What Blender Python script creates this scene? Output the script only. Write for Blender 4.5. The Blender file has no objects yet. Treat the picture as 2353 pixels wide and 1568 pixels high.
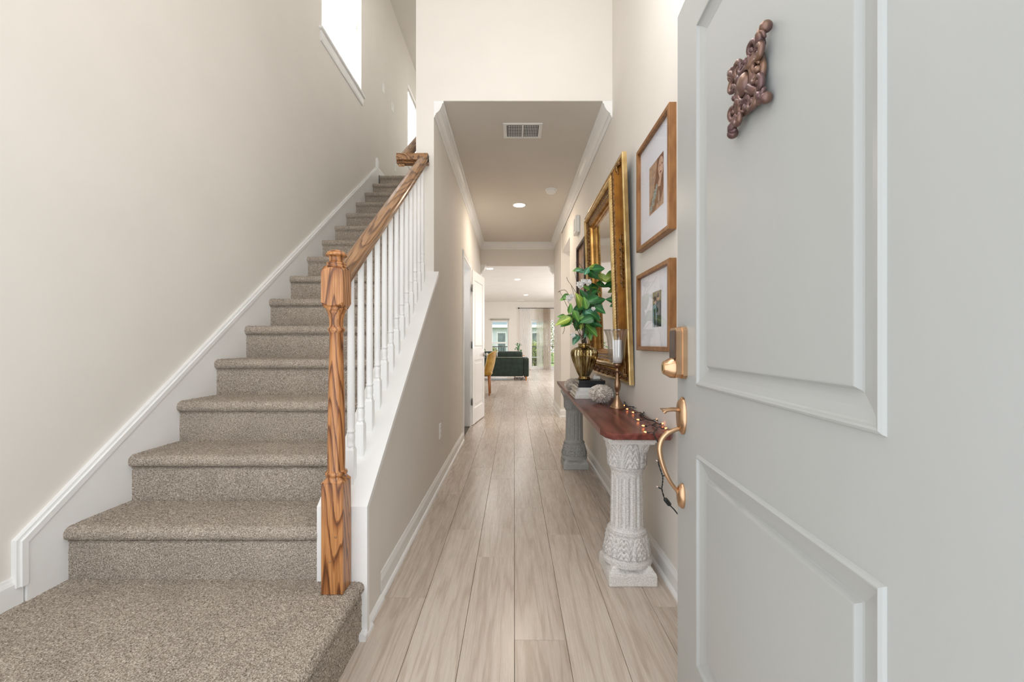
import bpy, math, random
import numpy as np
from mathutils import Vector, Matrix
random.seed(7); RNG = np.random.default_rng(7)
S = bpy.context.scene
COL = S.collection
PI = math.pi

# ------------------------------------------------------------------ camera, world, light, exposure
F, CX, CY, H = 955.0, 1181.0, 790.0, 1.07        # focal length and vanishing point in the 2353x1568 frame, eye height
cam = bpy.data.cameras.new('camera'); cam.sensor_width = 36; cam.lens = F / 2353 * 36
cam.shift_x = -(CX - 1176.5) / 2353; cam.shift_y = (CY - 784) / 2353
cam.clip_start = 0.02; cam.clip_end = 300
camo = bpy.data.objects.new('camera', cam); COL.objects.link(camo)
camo.location = (0, 0, H); camo.rotation_euler = (PI / 2, 0, 0); S.camera = camo

W = bpy.data.worlds.new('overcast_sky'); S.world = W; W.use_nodes = True
nt = W.node_tree; bg = nt.nodes['Background']
bg.inputs[0].default_value = (0.93, 0.965, 1.0, 1); bg.inputs[1].default_value = 1.7
S.view_settings.view_transform = 'Standard'; S.view_settings.look = 'None'
S.view_settings.gamma = 1; S.view_settings.use_curve_mapping = False
S.view_settings.exposure = 0.45
try:
    S.cycles.use_denoising = True
    S.cycles.diffuse_bounces = 6; S.cycles.max_bounces = 12; S.cycles.transparent_max_bounces = 12
    S.cycles.sample_clamp_indirect = 6; S.cycles.caustics_reflective = False; S.cycles.caustics_refractive = False
except Exception: pass

def area(name, loc, rot, sx, sy, power, col=(1, 1, 1)):
    l = bpy.data.lights.new(name, 'AREA'); l.shape = 'RECTANGLE'; l.size = sx; l.size_y = sy
    l.energy = power; l.color = col
    o = bpy.data.objects.new(name, l); COL.objects.link(o); o.location = loc; o.rotation_euler = rot
    return o
area('living_fill_right', (3.15, 12.0, 1.7), (0, PI / 2, 0), 1.8, 6.0, 110, (1, 1, 1))  # added fill inside the right living room wall, which has no window openings
area('living_fill_left', (-3.6, 12.0, 1.7), (0, -PI / 2, 0), 1.8, 5.0, 60, (1, 1, 1))  # matching added fill from the solid left living room wall
for _p, _e in (((.27, 1.45, 2.9), 17), ((-.30, .9, 2.8), 14)):
    _l = bpy.data.lights.new('foyer_fill', 'POINT'); _l.energy = _e; _l.shadow_soft_size = .3; _l.color = (1, .98, .96)  # added fill lights above the view, no fixture, to even out the foyer
    _o = bpy.data.objects.new('foyer_fill', _l); COL.objects.link(_o); _o.location = _p
_l = bpy.data.lights.new('closet_fill', 'POINT'); _l.energy = 7; _l.shadow_soft_size = .06  # invented fill inside the closet to whiten the door jamb
_o = bpy.data.objects.new('closet_fill', _l); COL.objects.link(_o); _o.location = (-1.05, 4.95, 1.75)
area('side_passage_daylight', (2.5, 5.6, 1.6), (0, PI / 2, 0), 1.6, .8, 9, (1, .9, .8))
area('sky_at_stair_window', (-2.5, 4.05, 4.6), (0, -PI / 2, 0), 2.6, 2.0, 130, (.97, .99, 1))
area('sky_at_upper_window', (-2.5, 6.97, 4.6), (0, -PI / 2, 0), 2.4, 2.0, 130, (.97, .99, 1))

# ------------------------------------------------------------------ helpers
class MB:
    def __init__(s): s.v = []; s.f = []; s.m = []; s.sm = []
    def add(s, vs, fs, mi=0, smooth=False):
        n = len(s.v); s.v += [tuple(v) for v in vs]
        for f in fs: s.f.append(tuple(i + n for i in f)); s.m.append(mi); s.sm.append(smooth)
    def box(s, x0, x1, y0, y1, z0, z1, mi=0, bv=0.0):
        if bv <= 0:
            s.add([(x0,y0,z0),(x1,y0,z0),(x1,y1,z0),(x0,y1,z0),(x0,y0,z1),(x1,y0,z1),(x1,y1,z1),(x0,y1,z1)],
                  [(0,3,2,1),(4,5,6,7),(0,1,5,4),(1,2,6,5),(2,3,7,6),(3,0,4,7)], mi); return
        b = bv; V = []; 
        for z, k in ((z0, 1), (z0 + b, 0), (z1 - b, 0), (z1, 1)):
            i = b if k else 0
            V += [(x0+i+ (0 if k else b), y0+i, z), (x1-i-(0 if k else b), y0+i, z), (x1-i, y0+i+(0 if k else b), z), (x1-i, y1-i-(0 if k else b), z),
                  (x1-i-(0 if k else b), y1-i, z), (x0+i+(0 if k else b), y1-i, z), (x0+i, y1-i-(0 if k else b), z), (x0+i, y0+i+(0 if k else b), z)]
        Fs = [tuple(range(7, -1, -1)), tuple(range(24, 32))]
        for r in range(3):
            for j in range(8):
                a = r*8+j; c = r*8+(j+1) % 8; Fs.append((a, c, c+8, a+8))
        s.add(V, Fs, mi)
    def prism_x(s, poly, x0, x1, mi=0):          # poly of (y, z)
        n = len(poly); V = [(x0, y, z) for y, z in poly] + [(x1, y, z) for y, z in poly]
        s.add(V, [tuple(range(n)), tuple(range(2*n-1, n-1, -1))] + [(i, i+n, (i+1) % n + n, (i+1) % n) for i in range(n)], mi)
    def prism_y(s, poly, y0, y1, mi=0):          # poly of (x, z)
        n = len(poly); V = [(x, y0, z) for x, z in poly] + [(x, y1, z) for x, z in poly]
        s.add(V, [tuple(range(n)), tuple(range(2*n-1, n-1, -1))] + [(i, i+n, (i+1) % n + n, (i+1) % n) for i in range(n)], mi)
    def prism_z(s, poly, z0, z1, mi=0):
        n = len(poly); V = [(x, y, z0) for x, y in poly] + [(x, y, z1) for x, y in poly]
        s.add(V, [tuple(range(n-1, -1, -1)), tuple(range(n, 2*n))] + [(i, (i+1) % n, (i+1) % n + n, i+n) for i in range(n)], mi)
    def lathe(s, prof, cx=0, cy=0, seg=32, mi=0, fn=None, cap=True):
        V = []; n = len(prof)
        for r, z in prof:
            for k in range(seg):
                a = 2*PI*k/seg; rr = r*(fn(a, z) if fn else 1); V.append((cx+rr*math.cos(a), cy+rr*math.sin(a), z))
        Fs = [(i*seg+k, i*seg+(k+1) % seg, (i+1)*seg+(k+1) % seg, (i+1)*seg+k) for i in range(n-1) for k in range(seg)]
        s.add(V, Fs, mi, True)
        if cap:
            s.add([V[k] for k in range(seg)], [tuple(range(seg-1, -1, -1))], mi)
            s.add([V[(n-1)*seg+k] for k in range(seg)], [tuple(range(seg))], mi)
    def tube(s, pts, r, seg=8, mi=0, closed=False):
        pts = [Vector(p) for p in pts]; n = len(pts); V = []; up = None
        for i, p in enumerate(pts):
            a = pts[(i-1) % n] if (closed or i) else p; b = pts[(i+1) % n] if (closed or i < n-1) else p
            t = (b - a).normalized() if (b-a).length > 1e-9 else Vector((0, 0, 1))
            if up is None: up = Vector((0, 0, 1)) if abs(t.z) < .9 else Vector((1, 0, 0))
            u = (up - t*up.dot(t)); u = u.normalized() if u.length > 1e-6 else t.orthogonal().normalized()
            w = t.cross(u); up = u
            rr = r[i] if hasattr(r, '__len__') else r
            for k in range(seg):
                an = 2*PI*k/seg; V.append(p + (u*math.cos(an) + w*math.sin(an))*rr)
        m = n if closed else n-1
        Fs = [(i*seg+k, i*seg+(k+1) % seg, ((i+1) % n)*seg+(k+1) % seg, ((i+1) % n)*seg+k) for i in range(m) for k in range(seg)]
        if not closed: Fs += [tuple(range(seg-1, -1, -1)), tuple((n-1)*seg+k for k in range(seg))]
        s.add(V, Fs, mi, True)
    def ball(s, c, r, seg=12, rings=8, mi=0, sc=(1, 1, 1)):
        V = [(c[0], c[1], c[2]-r*sc[2])]
        for i in range(1, rings):
            t = PI*i/rings
            for k in range(seg):
                a = 2*PI*k/seg; V.append((c[0]+r*sc[0]*math.sin(t)*math.cos(a), c[1]+r*sc[1]*math.sin(t)*math.sin(a), c[2]-r*sc[2]*math.cos(t)))
        V.append((c[0], c[1], c[2]+r*sc[2])); L = len(V)-1
        Fs = [(0, 1+(k+1) % seg, 1+k) for k in range(seg)]
        for i in range(rings-2):
            for k in range(seg):
                a = 1+i*seg+k; b = 1+i*seg+(k+1) % seg; Fs.append((a, b, b+seg, a+seg))
        Fs += [(L, 1+(rings-2)*seg+k, 1+(rings-2)*seg+(k+1) % seg) for k in range(seg)]
        s.add(V, Fs, mi, True)
    def sweep(s, prof, path, mi=0, closed=False, smooth=False):   # path: list of (origin, A, B); prof points -> o + a*A + b*B
        n = len(prof); V = []
        for o, A, B in path:
            for a, b in prof: V.append(Vector(o) + Vector(A)*a + Vector(B)*b)
        m = len(path) if closed else len(path)-1; L = len(path)
        s.add(V, [(i*n+k, i*n+(k+1) % n, ((i+1) % L)*n+(k+1) % n, ((i+1) % L)*n+k) for i in range(m) for k in range(n)], mi, smooth)
        if not closed:
            s.add(V[:n], [tuple(range(n-1, -1, -1))], mi); s.add(V[-n:], [tuple(range(n))], mi)
    def mesh(s, name, mats):
        me = bpy.data.meshes.new(name); me.from_pydata(s.v, [], s.f)
        for m in (mats if isinstance(mats, (list, tuple)) else [mats]): me.materials.append(m)
        me.polygons.foreach_set('material_index', s.m); me.polygons.foreach_set('use_smooth', s.sm)
        me.validate(); me.update()
        import bmesh
        bm = bmesh.new(); bm.from_mesh(me); bmesh.ops.recalc_face_normals(bm, faces=bm.faces); bm.to_mesh(me); bm.free()
        return me
    def obj(s, name, mats, parent=None, loc=None, rot=None):
        return link(name, s.mesh(name, mats), parent, loc, rot)

def link(name, me, parent=None, loc=None, rot=None):
    o = bpy.data.objects.new(name, me); COL.objects.link(o)
    if parent is not None: o.parent = parent
    if loc is not None: o.location = loc
    if rot is not None: o.rotation_euler = rot
    return o
def tag(o, label, cat, group=None):
    o['label'] = label; o['category'] = cat
    if group: o['group'] = group
    return o
def thing(name, label, cat, loc=(0, 0, 0), rz=0, group=None):
    o = bpy.data.objects.new(name, None); COL.objects.link(o); o.location = loc; o.rotation_euler = (0, 0, rz)
    o.empty_display_size = .05
    return tag(o, label, cat, group)
def struct(o, label=None):
    o['kind'] = 'structure'
    if label: o['label'] = label
    return o
def stuff(o): o['kind'] = 'stuff'; return o
def dup(root):
    r = root.copy(); COL.objects.link(r)
    for ch in root.children:
        c = ch.copy(); COL.objects.link(c); c.parent = r
        for g in ch.children: d = g.copy(); COL.objects.link(d); d.parent = c
    return r
def at(px, py, Y): return Vector(((px-CX)*Y/F, Y, H-(py-CY)*Y/F))
def onz(px, py, z):
    Y = (H-z)*F/(py-CY); return Vector(((px-CX)*Y/F, Y, z))

# ------------------------------------------------------------------ materials
def srgb(r, g, b):
    f = lambda c: (c/255/12.92 if c/255 <= .04045 else ((c/255+.055)/1.055)**2.4)
    return (f(r), f(g), f(b), 1)
def base_mat(name, col, rough=.5, metal=0.0, **kw):
    m = bpy.data.materials.new(name); m.use_nodes = True; b = m.node_tree.nodes['Principled BSDF']
    b.inputs['Base Color'].default_value = col; b.inputs['Roughness'].default_value = rough; b.inputs['Metallic'].default_value = metal
    for k, v in kw.items():
        k = k.replace('_', ' ')
        if k in b.inputs: b.inputs[k].default_value = v
    return m, m.node_tree, b
def N(nt, typ, **kw):
    n = nt.nodes.new(typ)
    for k, v in kw.items():
        if hasattr(n, k): setattr(n, k, v)
        else: n.inputs[k.replace('_', ' ')].default_value = v
    return n
def coords(nt, scale=(1, 1, 1), kind='Object', rnd=False):
    tc = N(nt, 'ShaderNodeTexCoord'); mp = N(nt, 'ShaderNodeMapping'); mp.inputs['Scale'].default_value = scale
    src = tc.outputs[kind]
    if rnd:
        oi = N(nt, 'ShaderNodeObjectInfo'); vm = N(nt, 'ShaderNodeVectorMath', operation='MULTIPLY_ADD')
        vm.inputs[1].default_value = (1, 1, 1)
        cb = N(nt, 'ShaderNodeCombineXYZ'); mu = N(nt, 'ShaderNodeMath', operation='MULTIPLY'); mu.inputs[1].default_value = 37.0
        nt.links.new(oi.outputs['Random'], mu.inputs[0])
        for i in range(3): nt.links.new(mu.outputs[0], cb.inputs[i])
        nt.links.new(src, vm.inputs[0]); nt.links.new(cb.outputs[0], vm.inputs[2]); src = vm.outputs[0]
    nt.links.new(src, mp.inputs[0]); return mp.outputs[0]
def ramp(nt, fac, stops):
    r = N(nt, 'ShaderNodeValToRGB'); e = r.color_ramp.elements
    while len(e) < len(stops): e.new(.5)
    for i, (p, c) in enumerate(stops): e[i].position = p; e[i].color = c
    nt.links.new(fac, r.inputs[0]); return r.outputs[0]
def bump(nt, b, h, strength, dist=.01):
    n = N(nt, 'ShaderNodeBump'); n.inputs['Strength'].default_value = strength; n.inputs['Distance'].default_value = dist
    nt.links.new(h, n.inputs['Height']); nt.links.new(n.outputs[0], b.inputs['Normal'])
def noisy(name, c1, c2, scale=8, rough=.5, metal=0.0, bs=0, bscale=60, stretch=(1, 1, 1), detail=4, lo=.35, hi=.65, **kw):
    m, t, b = base_mat(name, c1, rough, metal, **kw)
    v = coords(t, stretch); n = N(t, 'ShaderNodeTexNoise', Scale=scale, Detail=detail); t.links.new(v, n.inputs['Vector'])
    t.links.new(ramp(t, n.outputs[0], [(lo, c1), (hi, c2)]), b.inputs['Base Color'])
    if bs:
        n2 = N(t, 'ShaderNodeTexNoise', Scale=bscale, Detail=3); t.links.new(v, n2.inputs['Vector']); bump(t, b, n2.outputs[0], bs, .004)
    return m

WALLC = (0.725, 0.69, 0.64, 1)
M_wall = noisy('wall_paint', WALLC, (0.745, 0.71, 0.66, 1), 3, .75, bs=.06, bscale=220)
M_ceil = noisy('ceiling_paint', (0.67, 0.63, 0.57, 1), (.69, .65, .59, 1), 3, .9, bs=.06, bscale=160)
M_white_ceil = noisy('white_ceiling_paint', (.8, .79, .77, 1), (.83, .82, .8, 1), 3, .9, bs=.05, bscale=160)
M_trim = noisy('white_trim_paint', (.80, .80, .79, 1), (.83, .83, .82, 1), 5, .35)
M_doorgrey = noisy('grey_door_paint', (.405, .415, .403, 1), (.42, .43, .42, 1), 4, .38, bs=.03, bscale=90, stretch=(1, 1, .3))
M_whitedoor = noisy('white_door_paint', (.80, .79, .78, 1), (.83, .82, .81, 1), 4, .35)
M_plastic = noisy('white_plastic', (.8, .8, .78, 1), (.84, .84, .82, 1), 6, .35)
M_dark = noisy('dark_void', (.02, .02, .02, 1), (.03, .03, .03, 1), 6, .8)

def oak(name, light, mid, dark, along='Z', fine=1.0, rough=.32):
    m, t, b = base_mat(name, mid, rough)
    sc = {'Z': (1, 1, .10), 'Y': (1, .10, 1)}[along]
    v = coords(t, sc)
    nz = N(t, 'ShaderNodeTexNoise', Scale=9, Detail=2); t.links.new(v, nz.inputs['Vector'])
    ad = N(t, 'ShaderNodeMixRGB', blend_type='ADD'); ad.inputs[0].default_value = .13
    t.links.new(v, ad.inputs[1]); t.links.new(nz.outputs[1], ad.inputs[2])
    w = N(t, 'ShaderNodeTexWave', wave_type='RINGS', rings_direction='X', wave_profile='SAW', Scale=20, Distortion=4, Detail=3)
    w.inputs['Detail Scale'].default_value = 1.5
    t.links.new(ad.outputs[0], w.inputs['Vector'])
    c = ramp(t, w.outputs[1], [(0, light), (.5, light), (.72, mid), (.88, dark), (1, mid)])
    v2 = coords(t, {'Z': (1, 1, .03), 'Y': (1, .03, 1)}[along]); f = N(t, 'ShaderNodeTexNoise', Scale=260, Detail=3); t.links.new(v2, f.inputs['Vector'])
    mx = N(t, 'ShaderNodeMixRGB', blend_type='MULTIPLY'); mx.inputs[0].default_value = .55*fine
    t.links.new(c, mx.inputs[1]); t.links.new(ramp(t, f.outputs[0], [(.38, (.35, .25, .18, 1)), (.55, (1, 1, 1, 1))]), mx.inputs[2])
    t.links.new(mx.outputs[0], b.inputs['Base Color']); bump(t, b, f.outputs[0], .12, .002)
    return m
M_oak = oak('stained_oak', srgb(184, 128, 78), srgb(156, 100, 56), srgb(92, 54, 30))
M_oak_rail = oak('stained_oak_rail', srgb(160, 122, 86), srgb(136, 100, 68), srgb(88, 60, 40), 'Y')

def plank_mat():
    m, t, b = base_mat('oak_look_plank', (.4, .35, .3, 1), .33)
    v = coords(t, (1, .075, 1), rnd=True)
    nz = N(t, 'ShaderNodeTexNoise', Scale=11, Detail=3); t.links.new(v, nz.inputs['Vector'])
    ad = N(t, 'ShaderNodeMixRGB', blend_type='ADD'); ad.inputs[0].default_value = .35
    t.links.new(v, ad.inputs[1]); t.links.new(nz.outputs[1], ad.inputs[2])
    w = N(t, 'ShaderNodeTexWave', wave_type='BANDS', bands_direction='X', wave_profile='SIN', Scale=5, Distortion=7, Detail=3)
    w.inputs['Detail Scale'].default_value = 1.2
    t.links.new(ad.outputs[0], w.inputs['Vector'])
    c = ramp(t, w.outputs[1], [(0, srgb(192, 178, 165)), (.25, srgb(203, 191, 179)), (1, srgb(209, 198, 187))])
    n2 = N(t, 'ShaderNodeTexNoise', Scale=4, Detail=3); t.links.new(v, n2.inputs['Vector'])
    c2 = ramp(t, n2.outputs[0], [(.3, (.88, .86, .85, 1)), (.65, (1.0, 1.0, 1.0, 1))])
    mx = N(t, 'ShaderNodeMixRGB', blend_type='MULTIPLY'); mx.inputs[0].default_value = 1
    t.links.new(c, mx.inputs[1]); t.links.new(c2, mx.inputs[2])
    vf = coords(t, (1, .03, 1), rnd=True); f = N(t, 'ShaderNodeTexNoise', Scale=200, Detail=3); t.links.new(vf, f.inputs['Vector'])
    mf = N(t, 'ShaderNodeMixRGB', blend_type='MULTIPLY'); mf.inputs[0].default_value = .5
    t.links.new(mx.outputs[0], mf.inputs[1]); t.links.new(ramp(t, f.outputs[0], [(.3, (.84, .82, .8, 1)), (.6, (1, 1, 1, 1))]), mf.inputs[2])
    oi = N(t, 'ShaderNodeObjectInfo'); tone = ramp(t, oi.outputs['Random'], [(0, (.88, .865, .85, 1)), (.5, (.96, .955, .95, 1)), (1, (1.03, 1.03, 1.03, 1))])
    m3 = N(t, 'ShaderNodeMixRGB', blend_type='MULTIPLY'); m3.inputs[0].default_value = 1
    t.links.new(mf.outputs[0], m3.inputs[1]); t.links.new(tone, m3.inputs[2]); t.links.new(m3.outputs[0], b.inputs['Base Color'])
    rr = N(t, 'ShaderNodeMapRange'); rr.inputs['To Min'].default_value = .2; rr.inputs['To Max'].default_value = .34
    t.links.new(f.outputs[0], rr.inputs[0]); t.links.new(rr.outputs[0], b.inputs['Roughness'])
    bump(t, b, f.outputs[0], .06, .002)
    return m
M_plank = plank_mat()
M_sub = noisy('underfloor', (.13, .11, .095, 1), (.15, .13, .11, 1), 8, .8)

def carpet_mat():
    m, t, b = base_mat('carpet_pile', (.3, .26, .22, 1), .95)
    v = coords(t, (1, 1, 1), 'Object')
    n = N(t, 'ShaderNodeTexNoise', Scale=230, Detail=2); n.inputs['Roughness'].default_value = .7; t.links.new(v, n.inputs['Vector'])
    c = ramp(t, n.outputs[0], [(.30, srgb(100, 88, 76)), (.46, srgb(166, 153, 139)), (.58, srgb(194, 182, 168)), (.72, srgb(228, 219, 208))])
    n3 = N(t, 'ShaderNodeTexNoise', Scale=6, Detail=3); t.links.new(v, n3.inputs['Vector'])
    mx = N(t, 'ShaderNodeMixRGB', blend_type='MULTIPLY'); mx.inputs[0].default_value = 1
    t.links.new(c, mx.inputs[1]); t.links.new(ramp(t, n3.outputs[0], [(.3, (.86, .86, .86, 1)), (.7, (1, 1, 1, 1))]), mx.inputs[2])
    t.links.new(mx.outputs[0], b.inputs['Base Color'])
    vo = N(t, 'ShaderNodeTexVoronoi', Scale=260); t.links.new(v, vo.inputs['Vector'])
    bump(t, b, vo.outputs[0], .8, .004)
    return m
M_carpet = carpet_mat()

M_bronze = noisy('satin_bronze', srgb(208, 172, 138), srgb(196, 160, 126), 20, .28, 1.0)
M_candle_bronze = noisy('dull_copper_bronze', srgb(172, 142, 116), srgb(148, 120, 96), 20, .3, 1.0)
M_ornament = noisy('aged_bronze_resin', srgb(104, 80, 80), srgb(136, 106, 86), 25, .33, .55, lo=.4, hi=.7)
M_gold = noisy('antique_gold_leaf', srgb(196, 152, 88), srgb(150, 106, 52), 14, .32, .85)
M_gold_dark = noisy('worn_gold_cove', srgb(156, 106, 42), srgb(128, 82, 32), 12, .42, .7)
M_gold_pale = noisy('pale_gold_edge', srgb(218, 192, 140), srgb(188, 156, 100), 14, .3, .8)
M_gold_carved = noisy('carved_gold_brown', srgb(150, 112, 66), srgb(92, 64, 38), 60, .4, .6)
M_mirror, _, _b = base_mat('mirror_glass', (.92, .92, .92, 1), .01, 1.0)
M_frame = noisy('bronze_wood_frame', srgb(160, 114, 70), srgb(132, 90, 54), 10, .38, .25, stretch=(4, 4, 1))
M_mat = noisy('white_mount_board', srgb(226, 228, 238), srgb(230, 232, 240), 5, .6)
M_black = noisy('black_gloss_board', (.012, .014, .016, 1), (.02, .022, .024, 1), 5, .3)
M_paper = noisy('white_book_cloth', srgb(222, 220, 214), srgb(206, 204, 198), 30, .6)
M_pages = noisy('page_edges', srgb(214, 206, 190), srgb(186, 178, 164), 4, .7, stretch=(1, 1, 90))
M_silver = noisy('silvered_cream', srgb(240, 234, 226), srgb(206, 194, 182), 60, .34, .12)
M_wax = noisy('white_wax', srgb(252, 251, 248), srgb(248, 247, 243), 8, .5)
M_wire = noisy('green_black_wire', srgb(34, 40, 40), srgb(22, 26, 26), 30, .45)
M_stem = noisy('brown_stem', srgb(96, 74, 52), srgb(70, 60, 40), 30, .6)
M_petal = noisy('white_petal', srgb(252, 251, 248), srgb(244, 242, 238), 30, .6)
M_nickel = noisy('satin_nickel', srgb(196, 196, 192), srgb(180, 180, 176), 20, .3, 1.0)

def leaf_mat(name, c1, c2):
    m, t, b = base_mat(name, c1, .35)
    v = coords(t, (1, 1, 1)); sp = N(t, 'ShaderNodeSeparateXYZ'); t.links.new(v, sp.inputs[0])
    ab = N(t, 'ShaderNodeMath', operation='ABSOLUTE'); t.links.new(sp.outputs[0], ab.inputs[0])
    c = ramp(t, ab.outputs[0], [(0.0, tuple(min(1, x*1.9) for x in c2[:3])+(1,)), (.0016, c2), (.02, c1)])
    w = N(t, 'ShaderNodeTexWave', wave_type='BANDS', bands_direction='Y', Scale=60, Distortion=2); t.links.new(v, w.inputs['Vector'])
    t.links.new(c, b.inputs['Base Color']); bump(t, b, w.outputs[1], .06, .001); return m
M_leafs = [leaf_mat('deep_green_leaf', srgb(34, 92, 44), srgb(56, 122, 60)), leaf_mat('mid_green_leaf', srgb(74, 128, 52), srgb(108, 158, 72)),
           leaf_mat('lime_green_leaf', srgb(132, 164, 56), srgb(176, 196, 96)), leaf_mat('blue_green_leaf', srgb(52, 116, 84), srgb(100, 156, 124))]

def red_wood():
    m, t, b = base_mat('red_mahogany_slab', (.1, .03, .02, 1), .3)
    v = coords(t, (1, .12, 1)); n = N(t, 'ShaderNodeTexNoise', Scale=22, Detail=5, Distortion=1.2); t.links.new(v, n.inputs['Vector'])
    t.links.new(ramp(t, n.outputs[0], [(.3, srgb(66, 30, 26)), (.5, srgb(104, 52, 44)), (.7, srgb(132, 74, 62))]), b.inputs['Base Color'])
    bump(t, b, n.outputs[0], .15, .002); return m
M_redwood = red_wood()
def stone(name, lo_, mid_, hi_):
    m, t, b = base_mat(name, mid_, .9)
    v = coords(t); n = N(t, 'ShaderNodeTexNoise', Scale=260, Detail=4); n.inputs['Roughness'].default_value = .75; t.links.new(v, n.inputs['Vector'])
    c = ramp(t, n.outputs[0], [(.32, lo_), (.48, mid_), (.62, hi_)])
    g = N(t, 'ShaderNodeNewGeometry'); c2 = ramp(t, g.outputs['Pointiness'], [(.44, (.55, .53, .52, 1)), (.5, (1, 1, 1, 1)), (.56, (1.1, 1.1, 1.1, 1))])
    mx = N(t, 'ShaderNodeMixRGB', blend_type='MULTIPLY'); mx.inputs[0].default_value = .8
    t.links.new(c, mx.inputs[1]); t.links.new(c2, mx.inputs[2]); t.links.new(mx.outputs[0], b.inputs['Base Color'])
    bump(t, b, n.outputs[0], .5, .003); return m
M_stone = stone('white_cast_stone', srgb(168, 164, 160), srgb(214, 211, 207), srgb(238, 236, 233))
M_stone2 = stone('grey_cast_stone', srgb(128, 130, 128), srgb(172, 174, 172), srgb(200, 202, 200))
M_velvet = noisy('dark_green_velvet', srgb(14, 28, 20), srgb(30, 48, 34), 9, .8, detail=5, Sheen_Weight=.08)
M_mustard = noisy('mustard_velvet', srgb(170, 128, 42), srgb(196, 156, 66), 9, .65, Sheen_Weight=.3)
M_goldleg = noisy('gold_oak_leg', srgb(176, 112, 50), srgb(150, 92, 40), 9, .4)

def trans_glass(name, col=(1, 1, 1, 1), gl=.12, rough=.02):
    m = bpy.data.materials.new(name); m.use_nodes = True; t = m.node_tree; t.nodes.clear()
    o = N(t, 'ShaderNodeOutputMaterial'); a = N(t, 'ShaderNodeBsdfTransparent'); a.inputs[0].default_value = col
    g = N(t, 'ShaderNodeBsdfGlossy'); g.inputs['Roughness'].default_value = rough
    f0 = N(t, 'ShaderNodeLayerWeight'); f0.inputs['Blend'].default_value = .5
    pw = N(t, 'ShaderNodeMath', operation='POWER'); pw.inputs[1].default_value = 6.0 if gl < .2 else 1.5; t.links.new(f0.outputs['Facing'], pw.inputs[0])
    f = N(t, 'ShaderNodeMapRange'); f.inputs['To Min'].default_value = gl*.35; f.inputs['To Max'].default_value = .6; t.links.new(pw.outputs[0], f.inputs[0])
    mx = N(t, 'ShaderNodeMixShader'); t.links.new(f.outputs[0], mx.inputs[0]); t.links.new(a.outputs[0], mx.inputs[1]); t.links.new(g.outputs[0], mx.inputs[2])
    t.links.new(mx.outputs[0], o.inputs[0]); return m
M_glass = trans_glass('window_glass')
M_cutglass = trans_glass('fluted_clear_glass', (.98, .985, .99, 1), .40, .06)
M_picglass = trans_glass('picture_glass', (1, 1, 1, 1), .10, .01)
M_amber, _t, _b = base_mat('mercury_amber_glass', srgb(126, 104, 52), .07, .9)
_v = coords(_t, (1, 1, .4)); _n = N(_t, 'ShaderNodeTexNoise', Scale=26, Detail=4); _t.links.new(_v, _n.inputs['Vector'])
_t.links.new(ramp(_t, _n.outputs[0], [(.35, srgb(70, 52, 32)), (.5, srgb(156, 132, 80)), (.7, srgb(214, 204, 170))]), _b.inputs['Base Color'])
def sheer(name, col, tr):
    m = bpy.data.materials.new(name); m.use_nodes = True; t = m.node_tree; t.nodes.clear()
    o = N(t, 'ShaderNodeOutputMaterial'); a = N(t, 'ShaderNodeBsdfTransparent'); d = N(t, 'ShaderNodeBsdfDiffuse'); d.inputs[0].default_value = col
    l = N(t, 'ShaderNodeBsdfTranslucent'); l.inputs[0].default_value = col
    wv = N(t, 'ShaderNodeTexNoise', Scale=300); v = coords(t, (1, 1, .2)); t.links.new(v, wv.inputs['Vector'])
    m1 = N(t, 'ShaderNodeMixShader'); m1.inputs[0].default_value = .8; t.links.new(d.outputs[0], m1.inputs[1]); t.links.new(l.outputs[0], m1.inputs[2])
    mr = N(t, 'ShaderNodeMapRange'); mr.inputs['To Min'].default_value = tr-.1; mr.inputs['To Max'].default_value = tr+.1; t.links.new(wv.outputs[0], mr.inputs[0])
    m2 = N(t, 'ShaderNodeMixShader'); t.links.new(mr.outputs[0], m2.inputs[0]); t.links.new(m1.outputs[0], m2.inputs[1]); t.links.new(a.outputs[0], m2.inputs[2])
    t.links.new(m2.outputs[0], o.inputs[0]); return m
M_sheer_w = sheer('white_sheer_fabric', (.95, .95, .95, 1), .18)
M_sheer_b = sheer('beige_sheer_fabric', (.66, .57, .50, 1), .2)
M_blind = sheer('white_blind_slat', (.88, .88, .88, 1), .12)
def emit(name, col, st):
    m, t, b = base_mat(name, col, .5); b.inputs['Emission Color'].default_value = col; b.inputs['Emission Strength'].default_value = st
    n = N(t, 'ShaderNodeTexNoise', Scale=5); return m
M_lamp = emit('lamp_diffuser', (1, .93, .82, 1), 14)
M_bulb = emit('fairy_bulb_glow', (1, .27, .08, 1), 4)
M_bulb_clear = noisy('clear_bulb', srgb(240, 214, 200), srgb(250, 230, 220), 30, .15)

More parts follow.
